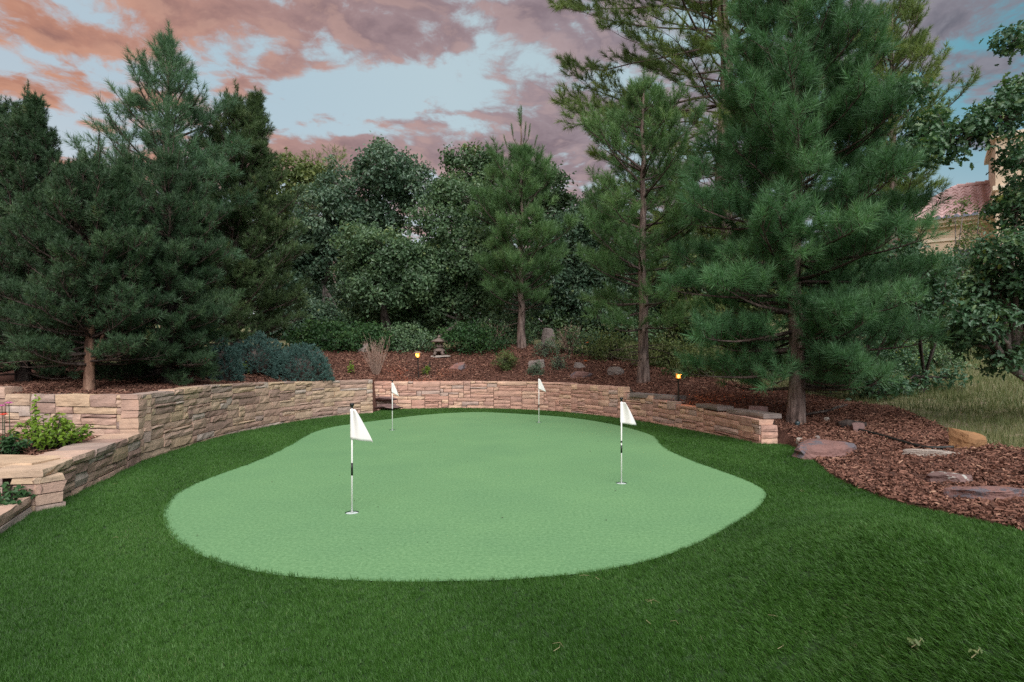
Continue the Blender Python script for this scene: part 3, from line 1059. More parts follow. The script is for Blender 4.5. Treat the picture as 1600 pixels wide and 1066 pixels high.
def rock(name, label, cat, c, size, mat, seed, rz=0.0, sub=4, flat=0.55, rough=0.22, tilt=(0, 0), group=None, parent=None):
    r = random.Random(seed)
    import bmesh
    bm = bmesh.new()
    bmesh.ops.create_icosphere(bm, subdivisions=sub, radius=1.0)
    V = np.array([v.co[:] for v in bm.verts])
    nr = np.random.RandomState(seed)
    # cut by random planes for a faceted broken stone
    for _ in range(16):
        nrm = nr.normal(size=3)
        nrm[2] *= 0.6
        nrm /= np.linalg.norm(nrm)
        lim = nr.uniform(0.42, 0.80)
        d = V @ nrm
        V = V - np.outer(np.maximum(d - lim, 0) * 0.92, nrm)
    V[:, 2] = np.where(V[:, 2] > flat, flat + (V[:, 2] - flat) * 0.2, V[:, 2])
    for k in range(5):
        fr = 1.9 * 2.1 ** k
        ph = nr.uniform(0, 6, 6)
        n_ = np.sin(V[:, 0] * fr + ph[0]) * np.sin(V[:, 1] * fr + ph[1]) + np.sin(V[:, 2] * fr * 2.0 + ph[2])
        V = V * (1 + (rough * 0.22 / 1.45 ** k) * n_)[:, None]
    V *= np.array(size)
    M = Matrix.Rotation(rz, 3, 'Z') @ Matrix.Rotation(tilt[0], 3, 'X') @ Matrix.Rotation(tilt[1], 3, 'Y')
    V = V @ np.array(M).T
    fs = [[v.index for v in f.verts] for f in bm.faces]
    bm.free()
    o = mesh_obj(name, V, fs, mat, parent, smooth=False)
    o.location = c
    if label:
        tag(o, label, cat, group)
    return o


def rock_px(name, label, x0, x1, ytop, ybase, Y, mat, seed, depth=None, **kw):
    """A rock seen between columns x0..x1, rows ytop..ybase at distance Y."""
    w = (x1 - x0) / F * Y / 2
    h = (ybase - ytop) / F * Y
    c_ = px((x0 + x1) / 2, ybase, Y)
    zc = gz(c_.x, Y)
    return rock(name, label, 'rock', (c_.x, Y, max(zc, c_.z - 0.1) + h * 0.06), (w, depth or w * 0.6, h * 0.95), mat, seed, **kw)


rock_px('boulder', 'broad flat rose boulder with dark stains at the end of the back wall', 1210, 1348, 680, 720, 7.05, M_BOULDER, 3, depth=0.42, flat=.35)
rock_px('boulder', 'squat purple stone lying between the black hose and the flat boulder', 1323, 1357, 668, 690, 7.9, M_PURPLE, 8, rz=.4)
rock_px('boulder', 'orange-tan boulder tilted at the edge of the meadow grass', 1462, 1550, 692, 740, 6.7, M_TAN, 14, depth=.2, rz=-.2, tilt=(.15, .30), flat=.42)
rock_px('flat_rock', 'thin whitish flat rock lying in the bark below the tan boulder', 1405, 1512, 717, 737, 6.5, M_PALE, 15, depth=.12, rz=-.33, flat=.3, rough=.3)
rock_px('flat_rock', 'grey-mauve rock patched with white lichen in the bark', 1435, 1540, 742, 775, 5.5, M_LICHEN, 19, depth=.24, rz=-.3, flat=.35, rough=.3)
rock_px('flat_rock', 'long low mauve rock at the right corner of the bark bed', 1480, 1625, 768, 806, 4.9, M_BOULDER, 23, depth=.2, rz=-.3, flat=.3, rough=.3)
rock_px('boulder', 'dark purple boulder on top of the wall before the large pine trunk', 1158, 1214, 626, 652, 9.0, M_PURPLE, 27)
rock_px('boulder', 'rounded grey boulder among the shrubs beside the middle pine trunk', 838, 874, 514, 548, 17.0, M_GREYSTONE, 31, flat=.9)
rock_px('boulder', 'low buff rock behind the pale sage plant', 818, 862, 562, 579, 15.1, M_GREYSTONE, 35)
rock_px('boulder', 'small grey stone half buried in the far mulch', 888, 920, 570, 582, 15.0, M_GREYSTONE, 39)
rock_px('boulder', 'flat rosy stone half buried beside the wall top', 884, 936, 578, 592, 14.2, M_BOULDER, 43)
rock_px('boulder', 'block of grey-green stone to the left of the second pine trunk', 945, 983, 573, 592, 14.0, M_GREYSTONE, 47)
rock_px('boulder', 'low rosy hump of stone in the mulch right of the stone lantern', 700, 738, 562, 578, 15.3, M_BOULDER, 51)
rock_px('boulder', 'small whitish stone in the mulch right of the large pine trunk', 1285, 1300, 652, 664, 8.6, M_PALE, 55, sub=2)
rock_px('boulder', 'grey cobble on the mulch above the flat boulder', 1268, 1282, 672, 684, 7.6, M_GREYSTONE, 56, sub=2)
rock_px('boulder', 'rosy cobble on the mulch at the wall end', 1240, 1256, 674, 683, 7.6, M_PALE, 57, sub=2)
rock_px('boulder', 'grey jagged stone leaning among shrubs left of the dry bush', 555, 580, 536, 556, 16.6, M_GREYSTONE, 58, flat=.9)

# two rough steps in the gap between the walls
for k, (x0, x1, yt, yb, Y, lab) in enumerate(((575, 628, 617, 629, 13.75, 'upper purple stone slab stacked in the gap between the walls'), (575, 641, 630, 642, 13.5, 'lower purple stone slab at the foot of the gap between the walls'))):
    w = (x1 - x0) / F * Y / 2
    zz = px(0, (yt + yb) / 2, Y).z
    o = rock('stone_step', lab, 'stone step', ((x0 + x1 - 1600) / 2 / F * Y, Y + .05, max(zz, 0.05)), (w, .22, .085), M_PURPLE, 60 + k, flat=.6, rough=.18)

# ------------------------------------------------------------------ flags and cups


def flagstick(base, height, tip, label, knob=True, seed=0, bands=((.30, .40),), flag_h=.235, sleeve=0.03):
    x, y = base
    root = empty('golf_flag', (x, y, -0.006), label, 'golf flag', 'practice flags on the putting green')
    r = 0.0072
    mb = MB()
    mb.tube([(0, 0, 0), (0, 0, height * .5), (0, 0, height - .01)], [r, r, r * .9], 12)
    mb.build('pole', M_WHITE, root, True)
    for a, b_ in bands:
        mb = MB()
        mb.tube([(0, 0, a), (0, 0, b_)], [r + .0012] * 2, 12)
        mb.build('grip_band', M_BLACK, root, True)
    if knob:
        mb = MB()
        mb.lathe([(r, height - .012), (.012, height - .008), (.010, height + .002), (.017, height + .008), (.019, height + .020), (.014, height + .026)], 14)
        mb.build('top_cap', M_BLACK, root, True)
    # cloth: a sleeve round the pole and a drooping triangle with soft folds
    top = height - .02
    nu, nv = 14, 12
    vs, fs = [], []
    rr = random.Random(seed)
    ph = rr.uniform(0, 6)
    for j in range(nv + 1):
        t = j / nv
        for i in range(nu + 1):
            s = i / nu
            X0 = -0.012
            top_x = sleeve
            # right border runs from the top of the sleeve down to the tip
            bx = top_x + (tip[0] - top_x) * (t ** 0.9)
            xx = X0 + (bx - X0) * s
            droop = (t * (-tip[1] - flag_h)) * max(0, s) ** 1.1
            zz = top - flag_h * t - droop * 1.0
            amp = 0.02 * (0.2 + s) * (0.3 + t)
            yy = -0.010 * math.cos(min(1, s * 4) * math.pi / 2) + amp * math.sin(5.5 * s + 2.2 * t + ph) - 0.02 * s
            vs.append((xx, yy, zz))
    for j in range(nv):
        for i in range(nu):
            q = j * (nu + 1) + i
            fs.append([q, q + nu + 1, q + nu + 2, q + 1])
    o = mesh_obj('flag', vs, fs, M_FLAG, root, smooth=True)
    sol = o.modifiers.new('thickness', 'SOLIDIFY')
    sol.thickness = 0.0015
    return root


flagstick(FLAG_XY[0], 0.845, (.165, -.265), 'white flag on black-knobbed stick at the near left of the green', seed=1)
flagstick(FLAG_XY[1], 0.815, (.150, -.225), 'white flag on black-knobbed stick at the right of the green', seed=2, bands=((.30, .375), (.40, .42)), flag_h=.205)
flagstick(FLAG_XY[2], 0.815, (.115, -.235), 'small white flag on plain stick before the gap in the walls', knob=True, seed=3, bands=((.33, .36),), flag_h=.15, sleeve=.02)
flagstick(FLAG_XY[3], 0.835, (.135, -.245), 'white flag on banded stick near the centre of the back wall', knob=False, seed=4, bands=((.28, .34),), flag_h=.18, sleeve=.02)
CUPLAB = ['white cup set in the turf below the near left flag', 'white cup set in the turf below the right flag', 'cup sunk in the turf below the far left flag', 'cup sunk in the turf below the far centre flag']
for (x, y), lab in zip(FLAG_XY, CUPLAB):
    root = empty('hole_cup', (x, y, 0), lab, 'golf hole', 'holes in the putting green')
    mb = MB()
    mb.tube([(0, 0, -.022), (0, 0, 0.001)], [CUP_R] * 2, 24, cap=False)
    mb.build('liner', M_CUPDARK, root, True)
    mb = MB()
    mb.lathe([(CUP_R - .003, -.010), (CUP_R - .004, -.006), (.012, -.006)], 24)
    mb.build('disc', M_CUP, root)

# ------------------------------------------------------------------ path lights and the stone lantern


def path_light(base, height, label, lit=True, tilt=0.0, s=1.0, power=9.0):
    root = empty('path_light', base, label, 'garden light', 'path lights in the mulch')
    root.rotation_euler = (0, tilt, 0)
    mb = MB()
    mb.tube([(0, 0, -.1), (0, 0, height - .20 * s)], [.022 * s, .020 * s], 10)
    mb.build('stake', M_BRONZE, root)
    if not lit:
        return root
    z0 = height - .20 * s
    mb = MB()
    mb.lathe([(.03 * s, z0), (.075 * s, z0 + .012 * s), (.075 * s, z0 + .022 * s)], 12)
    mb.build('base_plate', M_BRONZE, root)
    mb = MB()
    mb.lathe([(.058 * s, z0 + .024 * s), (.062 * s, z0 + .14 * s)], 12)
    mb.build('lamp_glass', M_AMBER, root)
    mb = MB()
    mb.lathe([(.012 * s, z0 + .03 * s), (.032 * s, z0 + .06 * s), (.034 * s, z0 + .09 * s), (.015 * s, z0 + .12 * s)], 10)
    mb.build('bulb', M_GLOW, root, True)
    for k in range(4):
        a = math.pi / 4 + k * math.pi / 2
        mb = MB()
        mb.tube([(.068 * s * math.cos(a), .068 * s * math.sin(a), z0 + .02 * s), (.068 * s * math.cos(a), .068 * s * math.sin(a), z0 + .145 * s)], [.006 * s] * 2, 6)
        mb.build('cage_bar', M_BRONZE, root)
    mb = MB()
    mb.lathe([(.125 * s, z0 + .142 * s), (.128 * s, z0 + .150 * s), (.07 * s, z0 + .188 * s), (.018 * s, z0 + .20 * s)], 14)
    mb.build('cap', M_COPPER, root)
    ld = bpy.data.lights.new('lamp_bulb', 'POINT')
    ld.energy = power
    ld.color = (1.0, 0.42, 0.10)
    ld.shadow_soft_size = 0.01
    lo = bpy.data.objects.new('lamp_bulb', ld)
    COL.objects.link(lo)
    lo.parent = root
    lo.location = (0, -.045 * s, z0 + .10 * s)
    return root


b_ = px(654, 587, 14.7)
path_light((b_.x, b_.y, gz(b_.x, b_.y)), px(0, 549, 14.7).z - gz(b_.x, b_.y), 'glowing lantern-shaped path light in the mulch left of the stone lantern', tilt=-.04, s=.86, power=26)
b_ = px(1060, 626, 10.5)
path_light((b_.x, b_.y, gz(b_.x, b_.y)), px(0, 580, 10.5).z - gz(b_.x, b_.y), 'glowing path light under the branches behind the right part of the wall', s=.72, power=11)
b_ = px(672, 573, 15.4)
path_light((b_.x, b_.y, gz(b_.x, b_.y)), .32, 'bare dark stake without a lamp head beside the stone lantern', lit=False, tilt=-.03, s=.8)

LY = 16.2
lb = px(686, 557, LY)
lz = gz(lb.x, LY)
o = rock('plinth_stone', 'flat pale plinth stone under the stone lantern', 'rock', (lb.x, LY, lz + .02), (.33, .26, .055), M_PALE, 71, flat=.6, rough=.12)
root = empty('stone_lantern', (lb.x, LY, lz + .05), 'small brown pagoda-shaped stone lantern on a pale slab', 'stone lantern')
for k in range(4):
    a = math.pi / 4 + k * math.pi / 2
    mb = MB()
    mb.tube([(.17 * math.cos(a), .17 * math.sin(a), 0), (.135 * math.cos(a), .135 * math.sin(a), .06), (.09 * math.cos(a), .09 * math.sin(a), .13)], [.045, .04, .05], 8)
    mb.build('leg', M_LANTERN, root, True)
mb = MB()
mb.lathe([(.155, .10), (.165, .12), (.14, .16), (.09, .19), (.085, .205)], 6)
mb.build('pedestal', M_LANTERN, root)
mb = MB()
mb.lathe([(.09, .206), (.13, .225), (.13, .25), (.10, .262)], 6)
mb.build('platform', M_LANTERN, root)
for k in range(6):
    a = k * math.pi / 3
    mb = MB()
    mb.tube([(.082 * math.cos(a), .082 * math.sin(a), .262), (.082 * math.cos(a), .082 * math.sin(a), .345)], [.021] * 2, 6)
    mb.build('pillar', M_LANTERN, root)
mb = MB()
mb.lathe([(.11, .345), (.225, .362), (.235, .378), (.15, .42), (.07, .465), (.035, .475), (.045, .50), (.03, .53), (.006, .55)], 6)
mb.build('roof', M_LANTERN, root)

# ------------------------------------------------------------------ trees


def unit(a):
    return a / (np.linalg.norm(a, axis=-1, keepdims=True) + 1e-9)


def needle_mesh(P, D, L, nlen, n, width, rs, spread=(30, 62), vbase=None):
    """n needles round every shoot (start P, direction D, length L): thin triangles."""
    k = len(P)
    P = np.repeat(P, n, 0)
    D = np.repeat(unit(D), n, 0)
    L = np.repeat(L, n)
    s = rs.uniform(0, 1, k * n)
    ref = np.where(np.abs(D[:, 2:3]) < .9, np.array([[0, 0, 1.]]), np.array([[1., 0, 0]]))
    U = unit(np.cross(D, ref))
    W = np.cross(D, U)
    ph = rs.uniform(0, 2 * np.pi, k * n)
    th = np.radians(spread[1] + (spread[0] - spread[1]) * s + rs.normal(0, 8, k * n))
    R = U * np.cos(ph)[:, None] + W * np.sin(ph)[:, None]
    nd = D * np.cos(th)[:, None] + R * np.sin(th)[:, None]
    nd[:, 2] -= 0.06
    nd = unit(nd)
    base = P + D * (L * s)[:, None]
    ln = nlen * rs.uniform(.7, 1.15, k * n)
    side = unit(np.cross(nd, rs.normal(size=(k * n, 3))))
    w = width * rs.uniform(.75, 1.25, k * n)
    v = np.empty((k * n, 3, 3))
    v[:, 0] = base - side * (w / 2)[:, None]
    v[:, 1] = base + side * (w / 2)[:, None]
    v[:, 2] = base + nd * ln[:, None]
    vb = np.repeat(vbase if vbase is not None else rs.uniform(.2, .7, k), n)
    val = vb + rs.normal(0, .10, k * n)
    return v.reshape(-1, 3), np.arange(k * n * 3).reshape(-1, 3), np.repeat(val, 3)


def leaf_mesh(C, Nn, size, rs, vbase, lobed=False):
    """Flat little leaves at C facing Nn: two triangles folded along the midrib (six when lobed)."""
    k = len(C)
    Nn = unit(Nn)
    T = unit(np.cross(Nn, rs.normal(size=(k, 3))))
    B = np.cross(Nn, T)
    sz = size * rs.uniform(.65, 1.3, k)
    h = sz[:, None]
    fold = Nn * h * rs.uniform(.05, .25, k)[:, None]
    if not lobed:
        v = np.empty((k, 4, 3))
        v[:, 0] = C - T * h * .5
        v[:, 1] = C + B * h * .30 + fold
        v[:, 2] = C + T * h * .5 - Nn * h * .1
        v[:, 3] = C - B * h * .30 + fold
        idx = np.arange(k)[:, None] * 4
        f = np.concatenate([idx + np.array([[0, 1, 2]]), idx + np.array([[0, 2, 3]])], 0)
        m_ = 4
    else:
        off = [(-.5, 0, 0), (-.2, .22, .6), (-.08, .10, .2), (.12, .33, 1), (.2, .13, .3), (.38, .22, .6), (.55, 0, -.3), (.38, -.22, .6), (.2, -.13, .3), (.12, -.33, 1), (-.08, -.10, .2), (-.2, -.22, .6)]
        m_ = len(off)
        v = np.empty((k, m_, 3))
        for i, (a, b__, c__) in enumerate(off):
            v[:, i] = C + T * h * a + B * h * b__ + fold * c__
        idx = np.arange(k)[:, None] * m_
        tri = np.array([(0, 1, 2), (0, 2, 10), (0, 10, 11), (2, 3, 4), (2, 4, 8), (2, 8, 10), (8, 9, 10), (4, 5, 6), (4, 6, 8), (6, 7, 8)])
        f = (idx[:, :, None] + tri.reshape(1, -1)[:, None, :]).reshape(-1, 3)
    val = np.repeat(vbase + rs.normal(0, .12, k), m_)
    return v.reshape(-1, 3), f, val


def tubes_np(segs):
    """Thin three-sided twigs: list of (p0, p1, r0, r1)."""
    if not segs:
        return np.zeros((0, 3)), np.zeros((0, 4), int)
    A = np.array([s[0] for s in segs], float)
    B = np.array([s[1] for s in segs], float)
    r0 = np.array([s[2] for s in segs])[:, None]
    r1 = np.array([s[3] for s in segs])[:, None]
    D = unit(B - A)
    ref = np.where(np.abs(D[:, 2:3]) < .9, np.array([[0, 0, 1.]]), np.array([[1., 0, 0]]))
    U = unit(np.cross(D, ref))
    W = np.cross(D, U)
    V = np.empty((len(A), 6, 3))
    for k in range(3):
        a = 2 * math.pi * k / 3
        d = U * math.cos(a) + W * math.sin(a)
        V[:, k] = A + d * r0
        V[:, 3 + k] = B + d * r1
    i = np.arange(len(A))[:, None] * 6
    f = np.concatenate([i + np.array([[k, (k + 1) % 3, 3 + (k + 1) % 3, 3 + k]]) for k in range(3)], 0)
    return V.reshape(-1, 3), f


def joined(mb, segs):
    v, f = tubes_np(segs)
    nv = len(mb.v)
    mb.v += [tuple(p) for p in v]
    mb.f += [[int(i) + nv for i in q] for q in f]


def conifer(label, base, height, trunk_r, profile, crown0, whorl=.3, nb=5, elev=(5, 55), curl=25, needle=.09, per=34, width=.006, tuft=.16, twig_gap=.16, twig_len=.45, mat=None, bark=None,
            seed=0, spread=(28, 62), lean=(0, 0), leaders=(), jitter=.25, inner=.25, group='conifers round the green', name='pine_tree', twig_up=.35, drop=0.0, dead=0, wob=.03, keep=None, dead_len=.7, side=.75, candles=(), limb_k=.013, twist=.12):
    rs = np.random.RandomState(seed)
    r = random.Random(seed)
    root = empty(name, base, label, 'tree', group)
    mb = MB()
    NP = 12
    wx, wy = rs.uniform(-wob, wob, NP + 1), rs.uniform(-wob, wob, NP + 1)
    wx[0] = wy[0] = 0

    def tp(t):
        return Vector((lean[0] * t * height + np.interp(t * NP, range(NP + 1), wx), lean[1] * t * height + np.interp(t * NP, range(NP + 1), wy), t * height))
    pts = [tp(i / NP) for i in range(NP + 1)]
    rad = [trunk_r * (1 - i / NP) ** .8 + .008 for i in range(NP + 1)]
    rad[0] *= 1.25
    pts.insert(0, pts[0] - Vector((0, 0, .15)))
    rad.insert(0, rad[0] * 1.25)
    mb.tube(pts, rad, 10)
    segs = []
    TP, TD, TL, TV = [], [], [], []
    pt, pr = zip(*profile)

    def branch(p0, az, el, L, thick, t):
        steps = 6
        pos = Vector(p0)
        q = [pos.copy()]
        e = el
        a = az
        for i in range(steps):
            a += r.uniform(-twist, twist)
            e += r.uniform(-twist, twist) * .6
            d = Vector((math.cos(a) * math.cos(e), math.sin(a) * math.cos(e), math.sin(e)))
            pos = pos + d * (L / steps)
            q.append(pos.copy())
            e += math.radians(curl) / steps * (1 if i > 1 else .3)
        for i in range(steps):
            segs.append((q[i], q[i + 1], thick * (1 - i / steps) + .004, thick * (1 - (i + 1) / steps) + .003))
        vb = rs.uniform(.15, .55)
        n = max(2, int(L * (1 - inner) / twig_gap))
        for i in range(n):
            u = inner + (1 - inner) * (i + r.uniform(.1, .9)) / n
            fi = min(u * steps, steps - 1e-3)
            k = int(fi)
            p = q[k].lerp(q[k + 1], fi - k)
            d0 = (q[k + 1] - q[k]).normalized()
            for sgn in (-1, 1):
                if r.random() < .12:
                    continue
                sd = Vector((-d0.y, d0.x, 0)).normalized() * sgn
                td = (d0 * .75 + sd * r.uniform(.5, 1.0) + Vector((0, 0, twig_up * r.uniform(.2, 1.5) + r.uniform(-.25, .15)))).normalized()
                tl = twig_len * r.uniform(.6, 1.15) * min(1.0, .35 + (1.05 - u) * L * .7)
                if tl < .08:
                    tl = .08
                p1 = p + td * tl
                segs.append((p, p1, .0055, .003))
                if tl > tuft * 1.1:
                    for sg2 in (-1, 1):
                        if r.random() < side:
                            u2 = r.uniform(.3, .8)
                            s2 = Vector((-td.y, td.x, 0)).normalized() * sg2
                            d2 = (td * .7 + s2 * .7 + Vector((0, 0, twig_up * r.uniform(.3, 1.2)))).normalized()
                            q0 = p + td * tl * u2
                            TP.append(q0 + d2 * tuft * .35)
                            TD.append(d2)
                            TL.append(tuft)
                            TV.append(vb + r.uniform(-.06, .12))
                            segs.append((q0, q0 + d2 * tuft * .6, .004, .0025))
                m_ = max(1, int(round((tl - tuft * .6) / (tuft * .85))))
                for j in range(m_):
                    s0 = tl - tuft * .5 - j * tuft * .85
                    if s0 < 0.02 and j > 0:
                        break
                    dd = Vector(td)
                    dd.z += twig_up * .6 * (1 if j == 0 else .2)
                    dd += Vector((r.uniform(-.2, .2), r.uniform(-.2, .2), r.uniform(-.1, .15)))
                    TP.append(p + td * max(s0, 0))
                    TD.append(dd)
                    TL.append(tuft)
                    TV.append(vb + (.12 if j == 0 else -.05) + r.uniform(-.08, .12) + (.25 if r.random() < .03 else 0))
        d0 = (q[-1] - q[-2]).normalized()
        TP.append(q[-1] - d0 * tuft * .4)
        TD.append(d0)
        TL.append(tuft * 1.2)
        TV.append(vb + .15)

    z = crown0
    while z < .985:
        for k in range(nb):
            t = min(.985, z + r.uniform(-.5, .5) * whorl / height)
            R = float(np.interp(t, pt, pr)) * (1 + r.uniform(-jitter, jitter * .7))
            if R < .06:
                continue
            el = math.radians(elev[0] + (elev[1] - elev[0]) * ((t - crown0) / (1 - crown0)) + r.uniform(-9, 9))
            az = 2 * math.pi * (k + r.random()) / nb + z * 40
            if keep and not keep(t, az, r):
                continue
            L = R / max(.72, math.cos(el + math.radians(curl * .4)))
            branch(tp(t), az, el, L, min(trunk_r * .35, .012 + L * limb_k), t)
        z += whorl / height * r.uniform(.8, 1.2)
    for (lx, ly, t0, t1, rr) in leaders:
        p0, p1 = tp(t0), Vector((lx, ly, t1 * height))
        c1 = p0.lerp(p1, .35) + Vector(((lx) * .35, (ly) * .35, -.05))
        line = [p0, c1, p0.lerp(p1, .7) + Vector((lx * .2, ly * .2, 0)), p1]
        mb.tube(line, [trunk_r * .45, trunk_r * .38, trunk_r * .22, .008], 7)
        zz = .25
        while zz < 1:
            f = zz * 3
            k = min(int(f), 2)
            pp = line[k].lerp(line[k + 1], f - k)
            for q in range(nb):
                R = rr * (1 - zz * .78) * r.uniform(.7, 1.1)
                el = math.radians(25 + 35 * zz + r.uniform(-8, 8))
                branch(pp, 2 * math.pi * (q + r.random()) / nb, el, R / .7, .014, t1)
            zz += whorl / ((t1 - t0) * height)
    # top shoot
    for k in range(3):
        TP.append(tp(1.0) - Vector((0, 0, .12 * k)))
        TD.append(Vector((r.uniform(-.15, .15), r.uniform(-.15, .15), 1)))
        TL.append(tuft)
        TV.append(.45)
    for (cx_, cy_, t0, L) in candles:          # upright young shoots
        p0 = tp(t0)
        p1 = p0 + Vector((cx_, cy_, L * .45))
        p2 = p1 + Vector((cx_ * .25, cy_ * .25, L * .55))
        segs += [(p0, p1, .014, .011), (p1, p2, .011, .005)]
        nn = int(L * .75 / .07)
        for j in range(nn):
            q = p1.lerp(p2, j / nn) if j else p0.lerp(p1, .7)
            TP.append(q)
            TD.append(p2 - p1)
            TL.append(.09)
            TV.append(.4 + r.uniform(-.1, .1))
    for k in range(dead):          # bare dead limbs low on the stem
        t = r.uniform(.06, crown0 + .08)
        a = r.uniform(0, 6.28)
        p = tp(t)
        d = Vector((math.cos(a), math.sin(a), r.uniform(-.25, .2)))
        L = r.uniform(.4, 1.0) * dead_len
        e = p + d * L
        e2 = e + (d + Vector((r.uniform(-.5, .5), r.uniform(-.5, .5), r.uniform(-.3, .4)))) * L * .5
        segs += [(p, e, .016, .008), (e, e2, .008, .003), (p.lerp(e, .6), p.lerp(e, .6) + Vector((r.uniform(-.3, .3), r.uniform(-.3, .3), r.uniform(-.2, .25))) * L, .006, .003)]
    mb.build('trunk', bark or M_BARK, root, True)
    mb = MB()
    joined(mb, segs)
    o = mb.build('limb', M_LIMB, root, True)
    o['kind'] = 'stuff'
    protos = [needle_mesh(np.zeros((1, 3)), np.array([[0, 0, 1.]]), np.array([tuft]), needle, per, width, rs, spread, np.array([0.0])) for _ in range(4)]
    TP, TD = np.array([tuple(p) for p in TP]), np.array([tuple(p) for p in TD])
    scatter('crown', TP, axis_euler(TD, rs), np.array(TL) / tuft * rs.uniform(.8, 1.2, len(TP)), np.clip(np.array(TV), .02, .95), protos, mat, root, rs)
    return root


def broadleaf(label, base, trunks, lobes, leaf=.075, dens=1.0, mat=None, bark=None, seed=0, group='oaks behind the mulch bed', name='oak_tree', clump=.20, per=24, cat='tree', lobed=False, trunk_r=.06, twigs=True, shell=.45, up=.55, gaps=.25, part='crown'):
    """lobes: list of (x, y, z, r) in world space; trunks: list of world points giving each stem's foot."""
    rs = np.random.RandomState(seed)
    r = random.Random(seed)
    root = empty(name, base, label, cat, group)
    O = np.array(base, float)
    mb = MB()
    segs = []
    CC, VB, LC = [], [], []
    for (x, y, z, rad) in lobes:
        n = max(3, int(dens * 4.2 * rad * rad / (clump * clump)))
        d = unit(rs.normal(size=(n, 3)))
        rr = rad * (shell + (1 - shell) * rs.uniform(0, 1, n) ** .6)
        rr *= 1 + .16 * np.sin(d[:, 0] * 5 + x) * np.sin(d[:, 2] * 4 + y) + rs.normal(0, .05, n)
        c_ = np.array([x, y, z]) + d * rr[:, None] * np.array([1, 1, .85])
        keep = rs.uniform(size=n) > gaps * (d[:, 2] < -.2)
        c_ = c_[keep]
        CC.append(c_)
        LC.append(np.tile(np.array([x, y, z]), (len(c_), 1)))
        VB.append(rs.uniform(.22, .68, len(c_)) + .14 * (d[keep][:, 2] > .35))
    CC, VB, LC = np.concatenate(CC), np.concatenate(VB), np.concatenate(LC)
    for foot in trunks:
        ft = Vector(foot) - Vector(base)
        tl = sorted(lobes, key=lambda l: (Vector(l[:3]) - Vector(foot)).length)[:max(2, len(lobes) // len(trunks) + 1)]
        mid = Vector((np.mean([l[0] for l in tl]), np.mean([l[1] for l in tl]), min(l[2] - l[3] * .55 for l in tl))) - Vector(base)
        if mid.z < ft.z + .3:
            mid.z = ft.z + .3
        bend = Vector((r.uniform(-.12, .12), r.uniform(-.12, .12), 0))
        mb = MB()
        mb.tube([ft - Vector((0, 0, .15)), ft.lerp(mid, .3) + bend, ft.lerp(mid, .65) - bend * .6, mid], [trunk_r * 1.25, trunk_r, trunk_r * .85, trunk_r * .7], 8)
        for l in tl:
            c_ = Vector(l[:3]) - Vector(base)
            k1 = mid.lerp(c_, .5) + Vector((r.uniform(-.15, .15), r.uniform(-.15, .15), r.uniform(-.05, .15)))
            mb.tube([mid, k1, c_], [trunk_r * .6, trunk_r * .4, trunk_r * .2], 6)
        mb.build('trunk', bark or M_BARK_OAK, root, True)
    if twigs:
        step = max(1, len(CC) // 260)
        for c_, l in list(zip(CC, LC))[::step]:
            a = np.array(l) - O
            e = c_ - O
            m_ = a * .5 + e * .5 + rs.normal(0, .05, 3)
            segs += [(a * .85 + e * .15, m_, trunk_r * .16, trunk_r * .11), (m_, e, trunk_r * .11, .003)]
    mb = MB()
    joined(mb, segs)
    if mb.v:
        o = mb.build('twig', bark or M_BARK_OAK, root, True)
        o['kind'] = 'stuff'
    protos = []
    for _ in range(4):
        c_ = rs.normal(0, clump * .55, (per, 3)) * np.array([1, 1, .75])
        protos.append(leaf_mesh(c_, unit(c_) * .35 + np.array([0, 0, up]) + rs.normal(0, .5, c_.shape), leaf, rs, np.zeros(per), lobed))
    ax = unit(CC - LC) * .55 + np.array([0, 0, .75]) + rs.normal(0, .2, CC.shape)
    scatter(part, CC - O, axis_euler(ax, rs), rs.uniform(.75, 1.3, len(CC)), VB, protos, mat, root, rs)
    return root


def lob(Y, lst, dy=.6, seed=0):
    """lobes given as (px, py, radius px) at distance Y."""
    r = random.Random(seed + int(Y * 10))
    return [(*px(x, y, Y + r.uniform(-dy, dy)), rp / F * Y) for x, y, rp in lst]


def foot(x, Y):
    X = (x - 800) / F * Y
    return (X, Y, gz(X, Y))


def top_h(ytop, Y, base):
    return px(0, ytop, Y).z - base[2]


